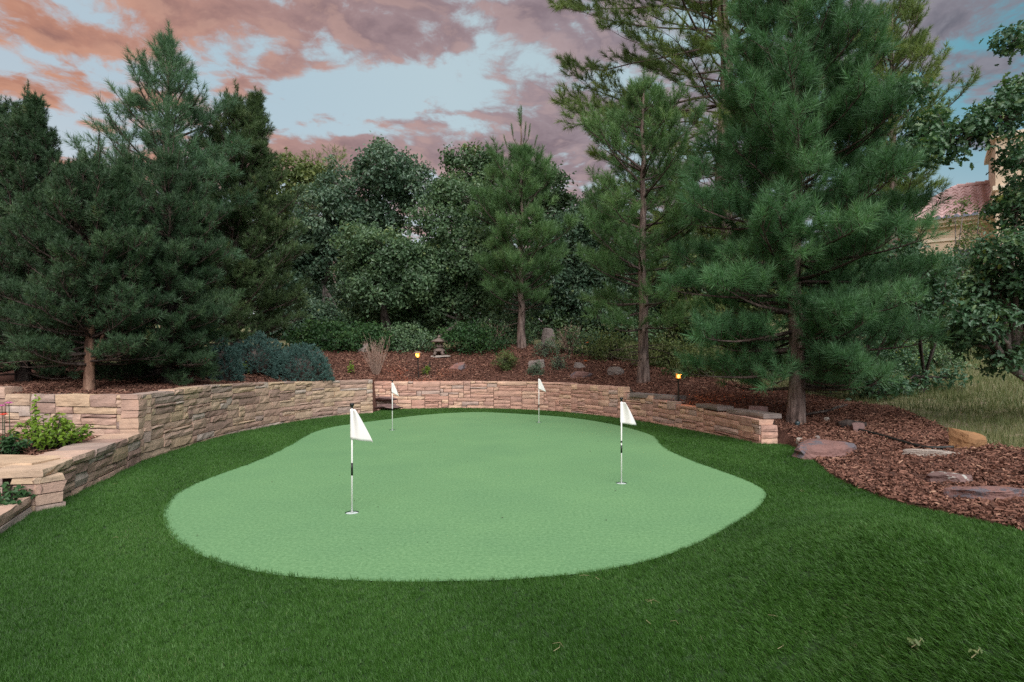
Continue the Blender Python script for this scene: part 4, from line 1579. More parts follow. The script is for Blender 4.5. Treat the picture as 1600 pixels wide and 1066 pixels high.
# --- the conifers of the left bed
b_ = foot(38, 8.9)
conifer('dense dark pine with two leaders behind the upper left wall', b_, top_h(150, 8.9, b_), .085, [(0, .8), (.14, .95), (.45, .88), (.66, .58), (.8, .30), (.9, .10), (.95, .03), (1, .03)], .05, whorl=.17, nb=7, elev=(-12, 55), curl=38,
        needle=.06, per=56, width=.0058, tuft=.105, twig_gap=.076, twig_len=.34, mat=M_NEEDLE_DARK, seed=11, candles=((.05, .03, .93, .5), (-.16, .05, .86, .5), (.18, -.1, .84, .5), (.0, .2, .82, .45), (.3, .1, .76, .45), (-.3, -.1, .76, .5), (.1, -.3, .74, .45)), spread=(25, 70), twig_up=.95, bark=M_BARK_DARK, leaders=((.25, -.1, .55, .93, .42), (-.5, .1, .45, .96, .45)), dead=6)
b_ = foot(140, 7.75)
conifer('dense dark pine with a bare forked stem above the lime green shrub', b_, top_h(240, 7.75, b_), .055, [(0, .62), (.12, .82), (.45, .78), (.66, .5), (.82, .26), (.9, .10), (.95, .03), (1, .03)], .115, whorl=.14, nb=8, elev=(-2, 55), curl=38,
        needle=.06, per=56, width=.0058, tuft=.105, twig_gap=.076, twig_len=.32, mat=M_NEEDLE_DARK, bark=M_BARK_RED, seed=12, candles=((.05, .03, .93, .5), (-.16, .05, .86, .5), (.18, -.1, .84, .5), (.0, .2, .82, .45), (.3, .1, .76, .45), (-.3, -.1, .76, .5), (.1, -.3, .74, .45)), spread=(25, 70), twig_up=.95, leaders=((.40, .05, .085, .86, .5),), lean=(.012, 0), dead=4)
b_ = foot(262, 9.0)
conifer('broad dark pine leaning over the top of the left wall', b_, top_h(232, 9.0, b_), .07, [(0, .5), (.05, .72), (.3, .88), (.55, .74), (.75, .38), (.88, .12), (.95, .03), (1, .03)], .05, whorl=.17, nb=7, elev=(-18, 55), curl=38,
        needle=.06, per=56, width=.0058, tuft=.105, twig_gap=.076, twig_len=.34, mat=M_NEEDLE_DARK, seed=13, candles=((.05, .03, .93, .5), (-.16, .05, .86, .5), (.18, -.1, .84, .5), (.0, .2, .82, .45), (.3, .1, .76, .45), (-.3, -.1, .76, .5), (.1, -.3, .74, .45)), spread=(25, 70), twig_up=.95, bark=M_BARK_DARK, leaders=((.4, -.1, .25, .80, .5),), lean=(.02, -.01), dead=2)
b_ = foot(195, 9.8)
conifer('dark pine filling the bed behind the forked pine', b_, top_h(235, 9.8, b_), .07, [(0, .5), (.05, .8), (.4, .85), (.65, .5), (.85, .15), (.95, .03), (1, .03)], .05, whorl=.18, nb=7, elev=(-15, 55), curl=38,
        needle=.06, per=56, width=.0058, tuft=.105, twig_gap=.076, twig_len=.34, mat=M_NEEDLE_DARK, seed=14, candles=((.05, .03, .93, .5), (-.16, .05, .86, .5), (.18, -.1, .84, .5), (.0, .2, .82, .45), (.3, .1, .76, .45), (-.3, -.1, .76, .5), (.1, -.3, .74, .45)), spread=(25, 70), twig_up=.95, bark=M_BARK_DARK)
b_ = foot(262, 11.8)
conifer('tall pale green pine rising above the dark left pines', b_, top_h(52, 11.8, b_), .12, [(0, 1.4), (.5, 1.35), (.61, 1.10), (.71, .84), (.8, .56), (.90, .20), (.96, .03), (1, .03)], .2, whorl=.30, nb=5, elev=(10, 46), curl=24,
        needle=0.13, per=70, width=0.0065, tuft=0.19, twig_gap=.19, twig_len=0.42, mat=M_NEEDLE_LIGHT, seed=15, candles=((.05, .03, .93, .5), (-.16, .05, .86, .5), (.18, -.1, .84, .5), (.0, .2, .82, .45), (.3, .1, .76, .45), (-.3, -.1, .76, .5), (.1, -.3, .74, .45)), spread=(25, 68), twig_up=.9)
b_ = foot(368, 13.2)
conifer('dense olive green pine with a pointed double top left of the oaks', b_, top_h(140, 13.2, b_), .11, [(0, 1.3), (.19, 1.5), (.37, 1.36), (.6, .98), (.76, .58), (.87, .24), (.95, .03), (1, .03)], .06, whorl=.21, nb=7, elev=(8, 46), curl=22,
        needle=0.09, per=56, width=0.0085, tuft=.14, twig_gap=.15, twig_len=.42, mat=M_NEEDLE_OLIVE, seed=16, candles=((.05, .03, .93, .5), (-.16, .05, .86, .5), (.18, -.1, .84, .5), (.0, .2, .82, .45), (.3, .1, .76, .45), (-.3, -.1, .76, .5), (.1, -.3, .74, .45)), spread=(25, 70), twig_up=.8, leaders=((.45, 0, .5, .945, .5),))

# --- the pines of the back and right
b_ = foot(815, 16.5)
conifer('young pine with bare reddish stem and upright candles at its top', b_, top_h(184, 16.5, b_), .105, [(0, .5), (.17, 1.0), (.4, 1.3), (.56, 1.2), (.66, .85), (.74, .45), (.80, .16), (.83, .04), (1, .04)], .17, whorl=.32, nb=5, elev=(14, 50), curl=26,
        needle=0.15, per=70, width=0.0085, tuft=.22, twig_gap=.19, twig_len=.62, mat=M_NEEDLE_MID, seed=21, candles=((.0, .0, .9, .95), (.22, .1, .86, .75), (-.2, .0, .86, .7), (.38, 0, .82, .65), (-.36, -.1, .82, .6), (.12, -.2, .85, .7)), twig_up=.9, dead=7, bark=M_BARK, lean=(-.004, 0))
b_ = foot(1005, 12.6)
conifer('open pine with a straight pinkish stem behind the back wall', b_, top_h(122, 12.6, b_), .112, [(0, .8), (.12, 1.1), (.25, 1.4), (.4, 1.5), (.6, 1.2), (.76, .85), (.9, .30), (.96, .04), (1, .03)], .20, whorl=.36, nb=5, elev=(0, 46), curl=28,
        needle=0.13, per=80, width=0.0068, tuft=.20, twig_gap=.18, twig_len=.58, mat=M_NEEDLE_MID, seed=22, spread=(26, 68), twig_up=.85, dead=12, bark=M_BARK)
b_ = foot(1243, 8.55)
conifer('large blue-green pine with a thick grey stem at the wall end', b_, 8.3, .104, [(0, .7), (.06, 1.22), (.15, 1.50), (.3, 1.50), (.41, 1.28), (.52, 1.04), (.63, .80), (.74, .54), (.86, .24), (.93, .05), (1, .03)], .075, whorl=.235, nb=6, elev=(-10, 48), curl=30,
        needle=0.13, per=100, width=0.0052, tuft=0.18, twig_gap=.135, twig_len=.5, mat=M_NEEDLE_BIG, seed=23, spread=(26, 70), twig_up=1.0, dead=16, bark=M_BARK, jitter=.3)
b_ = foot(1132, 19.5)
conifer('huge yellow-green ponderosa with a stout reddish trunk behind the other pines', b_, 19.0, .34, [(0, 2), (.26, 4.2), (.4, 5.0), (.6, 5.2), (.8, 4.0), (1, 1.0)], .20, whorl=.5, nb=6, elev=(-6, 40), curl=30,
        needle=0.22, per=60, width=0.012, tuft=0.26, twig_gap=.34, twig_len=.8, mat=M_NEEDLE_YELLOW, seed=24, twist=0.34, limb_k=0.006, twig_up=.5, bark=M_BARK, wob=.12, jitter=.35, inner=.4)
b_ = foot(1395, 15.5)
conifer('olive pine showing its tips above the right side oaks', b_, top_h(22, 15.5, b_), .16, [(0, 1.0), (.3, 1.3), (.6, 1.4), (.85, .95), (1, .25)], .42, whorl=.42, nb=5, elev=(10, 55), curl=30,
        needle=.12, per=60, width=0.0095, tuft=.2, twig_gap=.24, twig_len=.6, mat=M_NEEDLE_YELLOW, seed=25, twig_up=.5)
b_ = foot(1378, 27)
conifer('bushy distant pine left of the tiled roof', b_, top_h(248, 27, b_), .16, [(0, 1.6), (.4, 1.8), (.75, 1.4), (1, .3)], .2, whorl=.5, nb=6, elev=(5, 55), curl=30,
        needle=.15, per=40, width=0.015, tuft=.28, twig_gap=.32, twig_len=.7, mat=M_NEEDLE_MID, seed=26)
for i, (x, yt, Y, lab) in enumerate(((448, 238, 42, 'small distant thin pine on the skyline beside the olive pine'), (522, 236, 42, 'distant thin pine on the skyline left of the tallest oak'), (488, 246, 44, 'lowest of the distant thin pines on the skyline'))):
    b_ = foot(x, Y)
    conifer(lab, b_, top_h(yt, Y, b_), .16, [(0, 1.4), (.6, 1.5), (.85, 1.0), (1, .3)], .45, whorl=.8, nb=5, elev=(5, 45), curl=25, needle=.22, per=12, width=.02, tuft=.34, twig_gap=.5, twig_len=.9, mat=M_NEEDLE_YELLOW, seed=30 + i, group='distant pines on the skyline')

# --- oaks of the back
broadleaf('tall blue-green oak with pale grey stems behind the shrubs', foot(515, 20), [foot(503, 20), foot(528, 20.3), foot(548, 20)],
          lob(20, [(500, 335, 52), (555, 300, 58), (600, 265, 42), (648, 300, 42), (600, 330, 45), (520, 395, 48), (478, 380, 36), (480, 430, 32), (545, 360, 50), (590, 235, 20), (640, 258, 24)], seed=1), mat=M_OAK_BLUE, seed=41, leaf=0.123, clump=.26, per=53)
broadleaf('rounded oak standing before the taller oaks left of the lantern', foot(612, 18), [foot(615, 18), foot(600, 18.3)],
          lob(18, [(568, 385, 46), (612, 400, 50), (555, 430, 38), (640, 445, 44), (590, 450, 42), (660, 410, 36)], seed=2), mat=M_OAK, bark=M_BARK_DARK, seed=42, leaf=0.111, clump=.23, per=58, trunk_r=.085)
broadleaf('leafy oak behind the stone lantern', foot(690, 18.6), [foot(683, 18.6), foot(697, 18.9)],
          lob(18.6, [(690, 350, 50), (735, 320, 46), (745, 400, 52), (690, 420, 50), (722, 465, 48), (660, 480, 38), (770, 450, 40), (700, 305, 30)], seed=3), mat=M_OAK, seed=43, leaf=0.111, clump=.23, per=58, trunk_r=.07)
broadleaf('higher oak on the skyline left of the candle-topped pine', foot(740, 24), [foot(738, 24)],
          lob(24, [(735, 265, 36), (770, 285, 36), (715, 300, 34), (710, 250, 18), (760, 245, 18), (785, 330, 40), (850, 290, 36), (870, 330, 40)], seed=4), mat=M_OAK, seed=44, leaf=0.148, clump=.3, per=49)
broadleaf('dark oak mass between the two slim pines', foot(905, 20), [foot(900, 20), foot(925, 20.4)],
          lob(20, [(880, 370, 44), (905, 420, 52), (950, 400, 44), (935, 470, 50), (880, 475, 46), (850, 430, 40), (975, 460, 44), (965, 340, 36), (930, 335, 34)], seed=5), mat=M_OAK_BLUE, bark=M_BARK_DARK, seed=45, leaf=0.123, clump=.26, per=53)
broadleaf('light green oak behind the branches of the large pine', foot(1085, 19), [foot(1085, 19)],
          lob(19, [(1060, 430, 46), (1095, 390, 46), (1130, 430, 50), (1075, 490, 46), (1130, 500, 48), (1170, 460, 50), (1050, 370, 36)], seed=6), mat=M_OAK_YEL, seed=46, leaf=0.123, clump=.26, per=43)
broadleaf('yellow-green tree on the slope behind the olive pine', foot(470, 31), [foot(470, 31)],
          lob(31, [(445, 275, 34), (490, 285, 36), (470, 320, 36), (430, 320, 30), (510, 300, 28)], seed=7), mat=M_OAK_YEL, seed=47, leaf=0.197, clump=.4, per=49)
broadleaf('dark tree behind the pale green pine', foot(330, 19), [foot(330, 19)],
          lob(19, [(300, 380, 60), (360, 400, 60), (250, 420, 60), (420, 420, 60), (200, 400, 60), (330, 480, 60), (430, 490, 50)], seed=8), mat=M_OAK_BLUE, seed=48, leaf=0.148, clump=.32, per=38)
broadleaf('dark tree far left behind the two-leader pine', foot(40, 17), [foot(40, 17)],
          lob(17, [(0, 400, 70), (70, 420, 70), (130, 430, 70), (-70, 400, 70), (30, 500, 70), (120, 520, 60)], seed=9), mat=M_OAK_BLUE, seed=49, leaf=0.148, clump=.32, per=34)
broadleaf('wide dim thicket low behind the second pine stem', foot(1000, 20.5), [foot(980, 20.5), foot(1060, 20.6)],
          lob(20.5, [(900, 520, 40), (950, 520, 40), (1000, 515, 40), (1050, 520, 40), (1100, 520, 40), (1150, 525, 40), (1010, 460, 40), (850, 515, 36)], seed=30), mat=M_OAK, seed=60, leaf=.12, clump=.28, per=34)
broadleaf('dim oak thicket deep behind the rounded oak', foot(600, 23), [foot(590, 23), foot(640, 23)],
          lob(23, [(500, 470, 50), (560, 480, 50), (620, 490, 50), (680, 500, 50), (740, 490, 50), (800, 470, 50), (840, 500, 44), (460, 450, 50)], seed=10), mat=M_OAK_BLUE, seed=50, leaf=0.148, clump=.32, per=38)

# --- oaks of the right
broadleaf('low dark thicket under the far left pines', foot(60, 13), [foot(40, 13), foot(120, 13)],
          lob(13, [(-60, 560, 50), (0, 555, 50), (60, 560, 46), (120, 560, 46), (180, 560, 46), (240, 555, 46), (300, 545, 46)], seed=31), mat=M_OAK_BLUE, bark=M_BARK_DARK, seed=61, leaf=.08, clump=.2, per=34)
broadleaf('pale yellow-green oak on the slope right of the large pine', foot(1345, 16), [foot(1345, 16), foot(1362, 16.2)],
          lob(16, [(1330, 390, 36), (1365, 400, 36), (1300, 430, 34), (1395, 430, 34), (1345, 450, 38), (1420, 470, 34)], seed=32), mat=M_OAK, seed=62, leaf=.10, clump=.22, per=30, group='oaks along the meadow edge')
broadleaf('slim dark-stemmed oak sapling right of the large pine', foot(1372, 10.2), [foot(1372, 10.2)],
          lob(10.2, [(1335, 450, 34), (1375, 430, 38), (1340, 500, 30), (1390, 480, 32), (1330, 590, 28), (1375, 600, 26), (1310, 555, 22)], .35, seed=11), mat=M_OAK_NEAR, bark=M_BARK_DARK, seed=51, dens=1.8, leaf=.075, clump=.16, per=20, trunk_r=.045, group='oaks along the meadow edge', lobed=True, gaps=.5)
broadleaf('leaning dark-stemmed oak sapling before the meadow', foot(1420, 10.4), [foot(1420, 10.4)],
          lob(10.4, [(1430, 430, 40), (1470, 470, 36), (1440, 480, 30), (1415, 400, 28), (1480, 420, 30), (1440, 595, 26), (1400, 610, 24), (1480, 590, 20)], .35, seed=12), mat=M_OAK_NEAR, bark=M_BARK_DARK, seed=52, dens=1.8, leaf=.075, clump=.16, per=20, trunk_r=.04, group='oaks along the meadow edge', lobed=True, gaps=.5)
broadleaf('nearest oak spreading lobed leaves in from the right border', foot(1690, 7.6), [foot(1690, 7.6), foot(1720, 7.9)],
          lob(7.4, [(1560, 190, 40), (1510, 215, 36), (1455, 205, 34), (1420, 150, 26), (1445, 240, 24), (1605, 150, 40), (1590, 60, 26), (1600, 250, 36), (1590, 330, 36), (1580, 400, 46), (1555, 450, 42), (1530, 500, 40), (1590, 500, 46), (1500, 530, 28), (1570, 560, 30), (1650, 300, 70), (1660, 450, 70)], .4, seed=13),
          mat=M_OAK_NEAR, bark=M_BARK_OAK, seed=53, dens=2.6, leaf=0.072, clump=.13, per=17, trunk_r=.07, group='oaks along the meadow edge', lobed=True, gaps=.5)
for i, (x, yt, lab) in enumerate(((1500, 305, 'slender aspen-like tree left of two before the tiled house'), (1530, 318, 'middle slender tree before the tiled house'), (1575, 300, 'slender tree before the upright cream wall of the house'))):
    Y = 24 + i
    broadleaf(lab, foot(x, Y), [foot(x, Y)], lob(Y, [(x + random.Random(i * 9 + k).uniform(-10, 10), yt + 14 + k * 24, 14 + 2.0 * k) for k in range(7)], .2, seed=14 + i), mat=M_OAK_YEL, seed=54 + i, leaf=.12, clump=.26, per=12, trunk_r=.07, group='slender trees before the house', gaps=.3)
broadleaf('green thicket across the meadow below the house', foot(1480, 20), [foot(1440, 20), foot(1520, 20)],
          lob(20, [(1400, 420, 44), (1450, 430, 40), (1500, 470, 44), (1550, 470, 44), (1600, 470, 50), (1350, 440, 40), (1430, 480, 36), (1650, 440, 60)], seed=20), mat=M_OAK, seed=58, leaf=0.119, clump=.26, per=38, group='oaks along the meadow edge')
broadleaf('pale thicket beyond the large pine stem', foot(1270, 21), [foot(1270, 21)],
          lob(21, [(1200, 500, 40), (1260, 490, 44), (1320, 480, 40), (1230, 420, 40), (1300, 400, 40), (1180, 440, 40), (1350, 380, 36)], seed=21), mat=M_OAK_YEL, seed=59, leaf=0.128, clump=.3, per=34, group='oaks along the meadow edge')


# --- shrubs
def shrub(label, x, yc, Y, rp, mat, seed, leaf=.05, clump=.12, per=22, name='shrub', group='shrubs under the trees', squash=1.0, dens=1.0, extra=(), **kw):
    c_ = px(x, yc, Y)
    R = rp / F * Y
    z0 = gz(c_.x, Y)
    L = [(c_.x, Y, max(c_.z, z0 + R * .3), R)] + [(c_.x + dx * R, Y + dy * R, max(c_.z, z0 + R * .3) + dz * R, R * s) for dx, dy, dz, s in extra]
    return broadleaf(label, (c_.x, Y, z0), [(c_.x, Y, z0), (c_.x + .05, Y + .03, z0)], L, leaf=leaf, mat=mat, bark=M_BARK_DARK, seed=seed, group=group, name=name, clump=clump, per=per, cat='shrub', trunk_r=.02, dens=dens, shell=.2, gaps=.1, part='foliage', **kw)


ex = ((-1.2, .1, -.1, .95), (1.2, -.1, -.15, .95), (.1, .5, .35, 1.0), (-.6, .4, .5, .8), (.7, .4, .45, .8))
shrub('bright green leafy shrub right behind the blue junipers', 500, 532, 16.4, 28, M_SHRUB, 61, .08, .16, extra=ex)
shrub('dark green shrub at the back of the mulch left of the dry bush', 560, 533, 16.8, 28, M_SHRUB, 62, .07, .16, extra=ex)
shrub('dim shrub behind the glowing path light', 630, 535, 16.9, 26, M_OAK, 63, .07, .16, extra=ex)
shrub('dark feathery shrub right of the stone lantern', 735, 533, 16.4, 27, M_SHRUB, 64, .07, .16, extra=ex)
shrub('low shrub left of the middle pine stem', 785, 520, 17.1, 26, M_OAK, 65, .07, .16, extra=ex)
shrub('tangled shrub right of the grey rounded boulder', 905, 540, 16.2, 26, M_OAK, 66, .06, .15, extra=ex, dens=.6)
shrub('grey-green shrub left of the second pine stem', 955, 545, 15.6, 26, M_OAK_YEL, 67, .06, .15, extra=ex, dens=.6)
shrub('light green shrub right of the second pine stem', 1045, 560, 14.5, 32, M_OAK_YEL, 68, .06, .15, extra=ex, dens=.7)
shrub('olive bush behind the right path light', 1110, 575, 13.0, 32, M_OAK_YEL, 69, .06, .15, extra=ex, dens=.7)
shrub('rough bush beyond the large pine stem on its left', 1180, 580, 13.5, 34, M_OAK, 70, .06, .15, extra=ex, dens=.6)
shrub('pale bush seen below the oak saplings', 1300, 560, 15.0, 30, M_OAK_YEL, 71, .07, .16, extra=ex, dens=.6)
shrub('blue-green shrub behind the blue junipers', 480, 500, 18.6, 34, M_OAK_BLUE, 72, .09, .2, extra=ex)
shrub('deep green shrub below the rounded oak', 590, 500, 18.9, 34, M_OAK, 73, .09, .2, extra=ex)
shrub('green shrub below the leafy oak', 665, 505, 19.2, 30, M_OAK, 74, .09, .2, extra=ex)
shrub('neat round olive shrub in the mulch below the middle pine', 789, 565, 15.0, 21, M_OAK_YEL, 75, .035, .08, 26, group='small plants in the mulch')
shrub('pale silvery sage plant before the buff rock', 836, 577, 14.6, 15, M_SAGE, 76, .035, .07, 18, group='small plants in the mulch')
shrub('grey-green sage plant right of the buff rock', 873, 569, 15.0, 17, M_SAGE, 77, .035, .08, 14, group='small plants in the mulch', dens=.8)
shrub('taller sage bush below the rounded grey boulder', 850, 548, 15.9, 21, M_SAGE, 78, .04, .09, 14, group='small plants in the mulch', dens=.9)
shrub('tiny light green plant by the bare dark stake', 667, 578, 14.9, 7, M_LIME, 79, .03, .05, 14, group='small plants in the mulch')
shrub('small yellow-green plant between two blue junipers', 381, 575, 11.9, 12, M_LIME, 80, .035, .06, 14, group='small plants in the mulch')
shrub('leafy green plant growing out of the blue-grey pot', 314, 576, 10.7, 17, M_SHRUB, 81, .04, .08, 18, group='small plants in the mulch')
shrub('green ground shrubs at the feet of the oak saplings', 1385, 612, 10.3, 24, M_OAK_NEAR, 82, .05, .12, 16, extra=((-1.6, 0, -.1, .9), (1.7, .1, -.1, .8), (-.8, .3, .1, .7)), group='oaks along the meadow edge', dens=.7)

for i, (x, yc, Y, rp, mt, lab) in enumerate(((1292, 588, 11.2, 26, M_OAK_NEAR, 'dark scrub right beside the large pine stem'), (1338, 572, 11.8, 28, M_OAK_NEAR, 'dark scrub left of the slim oak sapling'),
                                             (1395, 565, 12.6, 28, M_OAK_NEAR, 'dark scrub between the two oak saplings'), (1455, 566, 13.0, 28, M_OAK, 'green scrub right of the leaning oak sapling'),
                                             (1330, 515, 13.2, 36, M_OAK_NEAR, 'tall scrub oak standing behind the slim sapling'), (1425, 515, 14.2, 36, M_OAK_NEAR, 'tall scrub oak standing behind the leaning sapling'),
                                             (1500, 525, 16.5, 30, M_OAK, 'far scrub at the back of the meadow'), (1270, 545, 14.5, 30, M_OAK, 'far scrub seen behind the large pine stem'), (1560, 520, 17.5, 32, M_OAK_YEL, 'paler far scrub at the right end of the meadow'))):
    shrub(lab, x, yc, Y, rp, mt, 200 + i, .06, .14, 26, extra=ex, group='scrub along the meadow edge', dens=.8)

# blue junipers: mounds of short upright sprays


def juniper(label, x, yc, Y, rx, ry, seed):
    c_ = px(x, yc, Y)
    z0 = gz(c_.x, Y)
    root = empty('juniper_shrub', (c_.x, Y, z0), label, 'shrub', 'blue junipers on the wall')
    rs = np.random.RandomState(seed)
    RX, RZ = rx / F * Y, px(0, yc - ry, Y).z - z0
    n = int(1500 * RX * RX / .4) + 400
    d = unit(rs.normal(size=(n, 3)))
    d[:, 2] = np.abs(d[:, 2])
    rr = .72 + .28 * rs.uniform(size=n) ** .5
    lump = 1 + .12 * np.sin(d[:, 0] * 7 + seed) * np.sin(d[:, 1] * 6) + .06 * np.sin(d[:, 0] * 15 + d[:, 2] * 12)
    P = d * (rr * lump)[:, None] * np.array([RX, RX * .85, RZ])
    D = d * .9 + np.array([0, 0, .25]) + rs.normal(0, .45, (n, 3))
    v, f, a = needle_mesh(P - unit(D) * .05, D, np.full(n, .06), .034, 30, .007, rs, (25, 70), rs.uniform(.2, .65, n))
    o = mesh_obj('foliage', v, f, M_JUNIPER, root, a)
    o['kind'] = 'stuff'
    mb = MB()
    segs = []
    for k in range(40):
        p = P[k]
        segs.append((np.array([0, 0, 0.0]), p * .5 + np.array([0, 0, .03]), .012, .008))
        segs.append((p * .5 + np.array([0, 0, .03]), p * .95, .008, .003))
    joined(mb, segs)
    # dense dark heart of old wood and dead needles
    mb.lathe([(RX * .5, 0), (RX * .62, RZ * .3), (RX * .45, RZ * .6), (RX * .1, RZ * .72)], 9)
    mb.build('stem', M_BARK_DARK, root)


juniper('small blue juniper mound left, next to the potted plant', 346, 566, 10.9, 34, 36, 91)
juniper('largest blue juniper mound, middle one above the left wall', 402, 552, 12.2, 50, 29, 92)
juniper('blue juniper mound nearest the end of the left wall', 472, 566, 12.2, 49, 28, 93)

# --- pot, flowers, lime shrub
pc = px(284, 596, 10.4)
zt = gz(pc.x, pc.y)
root = empty('plant_pot', (pc.x, pc.y, zt), 'blue-grey glazed pot half hidden under the pine by the wall', 'plant pot')
mb = MB()
mb.lathe([(.10, 0), (.135, .16), (.14, .20)], 18)
mb.build('body', M_POT, root, True)
mb = MB()
mb.lathe([(.141, .195), (.155, .20), (.155, .225), (.135, .225)], 18)
mb.build('rim', M_POT, root, True)


def leafy_bush(label, base, stems, height, spread_, leaf, mat, seed, name='shrub', cat='shrub', n_leaf=14, lean=0.0):
    """Upright stems set with pointed leaves, thinner towards the tips."""
    r = random.Random(seed)
    rs = np.random.RandomState(seed)
    root = empty(name, base, label, cat)
    mb = MB()
    C, Nn, vb = [], [], []
    for k in range(stems):
        a = r.uniform(0, 6.28)
        s = spread_ * math.sqrt(r.random())
        h = height * r.uniform(.55, 1.0) * (1 - .45 * (s / spread_) ** 2)
        p0 = Vector((math.cos(a) * s * .25, math.sin(a) * s * .25, -.02))
        p1 = Vector((math.cos(a) * s * .75, math.sin(a) * s * .75, h * .55))
        p2 = Vector((math.cos(a) * s, math.sin(a) * s, h))
        mb.tube([p0, p1, p2], [.006, .004, .0018], 5)
        for j in range(n_leaf):
            t = .25 + .75 * (j + r.random()) / n_leaf
            p = p0.lerp(p1, t * 2) if t < .5 else p1.lerp(p2, t * 2 - 1)
            b__ = r.uniform(0, 6.28)
            off = Vector((math.cos(b__), math.sin(b__), .25)) * leaf * .55
            C.append(tuple(p + off))
            Nn.append((math.cos(b__) * .5 + r.uniform(-.3, .3), math.sin(b__) * .5 - .3, .8))
            vb.append(.25 + .5 * t * h / height + r.uniform(-.1, .1))
    mb.build('stem', M_BARK_DARK, root, True)
    v, f, a = leaf_mesh(np.array(C), np.array(Nn), leaf, rs, np.array(vb))
    o = mesh_obj('foliage', v, f, mat, root, a)
    o['kind'] = 'stuff'
    return root


b_ = px(78, 688, 6.0)
leafy_bush('lime green leafy shrub in the raised planter below the dark pines', (b_.x, 6.0, .27), 46, .40, .36, .055, M_LIME, 3, n_leaf=16)
leafy_bush('tall lime green shoot standing above the lime shrub', (px(52, 688, 6.1).x, 6.1, .27), 5, .60, .07, .055, M_LIME, 4, n_leaf=16, name='plant', cat='plant')
leafy_bush('green flowering plant at the left border of the raised planter', (px(8, 690, 5.6).x, 5.6, .27), 26, .26, .18, .05, M_SHRUB, 5, name='plant', cat='plant')
leafy_bush('dark leafy plant in the lower bed before the stone pier', (px(6, 785, 4.55).x, 4.55, .03), 30, .24, .20, .05, M_SHRUB, 6, name='plant', cat='plant')
leafy_bush('bright yellow-green sprig by the end of the left wall', (px(549, 585, 13.9).x, 13.9, gz(px(549, 585, 13.9).x, 13.9)), 5, .42, .07, .06, M_LIME, 7, name='plant', cat='plant')


def blossom(label, base, h, rad, mat, n, seed):
    r = random.Random(seed)
    root = empty('flower', base, label, 'flower')
    mb = MB()
    mb.tube([(0, 0, 0), (.01, 0, h * .5), (0, 0, h)], [.004, .0035, .003], 5)
    mb.build('stem', M_SHRUB, root, True)
    for ring, (rr, tl, m_) in enumerate(((rad, .15, n), (rad * .65, .6, n - 2))):
        for k in range(m_):
            a = 2 * math.pi * (k + ring * .5) / m_ + r.uniform(-.1, .1)
            ca, sa = math.cos(a), math.sin(a)
            w = rr * .34
            pts_ = [(0, 0, h), (ca * rr * .6 - sa * w, sa * rr * .6 + ca * w, h + rr * tl * .6), (ca * rr, sa * rr, h + rr * tl), (ca * rr * .6 + sa * w, sa * rr * .6 - ca * w, h + rr * tl * .6)]
            mesh_obj('petal', pts_ + [(x, y, z - .004) for x, y, z in pts_], [[0, 1, 2, 3], [7, 6, 5, 4], [0, 4, 5, 1], [1, 5, 6, 2], [2, 6, 7, 3], [3, 7, 4, 0]], mat, root)
    return root


for x, y, lab, mt, rd in ((6, 648, 'red-orange bloom at the left border of the planter', M_FLOWER_RED, .04), (14, 630, 'pink bloom highest at the left border of the planter', M_FLOWER_PINK, .035), (3, 634, 'pink bloom beside the red-orange one', M_FLOWER_PINK, .03)):
    p_ = px(x, y, 5.55)
    blossom(lab, (p_.x, 5.55, .27), p_.z - .27, rd, mt, 8, int(x))
for k, (x, y, Y, lab) in enumerate(((919, 536, 15.6, 'upper orange flower cluster right of the sage plants'), (915, 565, 15.2, 'lower orange flower cluster beside the grey stone'))):
    p_ = px(x, y, Y)
    zg = gz(p_.x, Y)
    blossom(lab, (p_.x, Y, zg), max(.1, p_.z - zg), .075, M_FLOWER_ORANGE, 9, 40 + k)


def twig_bush(label, base, n, height, spread_, seed, mat=M_DRYTWIG):
    r = random.Random(seed)
    root = empty('dry_bush', base, label, 'shrub')
    segs = []
    for k in range(n):
        a = r.uniform(0, 6.28)
        s = spread_ * r.random() ** .6
        h = height * r.uniform(.45, 1.0)
        p0 = Vector((math.cos(a) * .05, math.sin(a) * .05, -.03))
        p1 = Vector((math.cos(a) * s * .55, math.sin(a) * s * .55, h * .55))
        p2 = p1 + Vector((math.cos(a) * s * .4 + r.uniform(-.08, .08), math.sin(a) * s * .4, h * .45))
        segs += [(p0, p1, .007, .005), (p1, p2, .005, .002)]
        for j in range(5):
            q = p1.lerp(p2, r.random()) if j > 1 else p0.lerp(p1, r.uniform(.4, 1))
            segs.append((q, q + Vector((r.uniform(-.12, .12), r.uniform(-.12, .12), r.uniform(.03, .16))), .0035, .0018))
    mb = MB()
    joined(mb, segs)
    o = mb.build('twig', mat, root)
    o['kind'] = 'stuff'


b_ = px(588, 585, 14.4)
twig_bush('leafless dry bush of pinkish twigs above the wall gap', (b_.x, 14.4, gz(b_.x, 14.4)), 60, .95, .42, 5)
b_ = px(890, 552, 16.3)
twig_bush('bare reddish brush right of the rounded grey boulder', (b_.x, 16.3, gz(b_.x, 16.3)), 50, .8, .5, 6)
b_ = px(770, 545, 16.9)
twig_bush('bare grey brush left of the middle pine stem', (b_.x, 16.9, gz(b_.x, 16.9)), 40, .7, .5, 7)

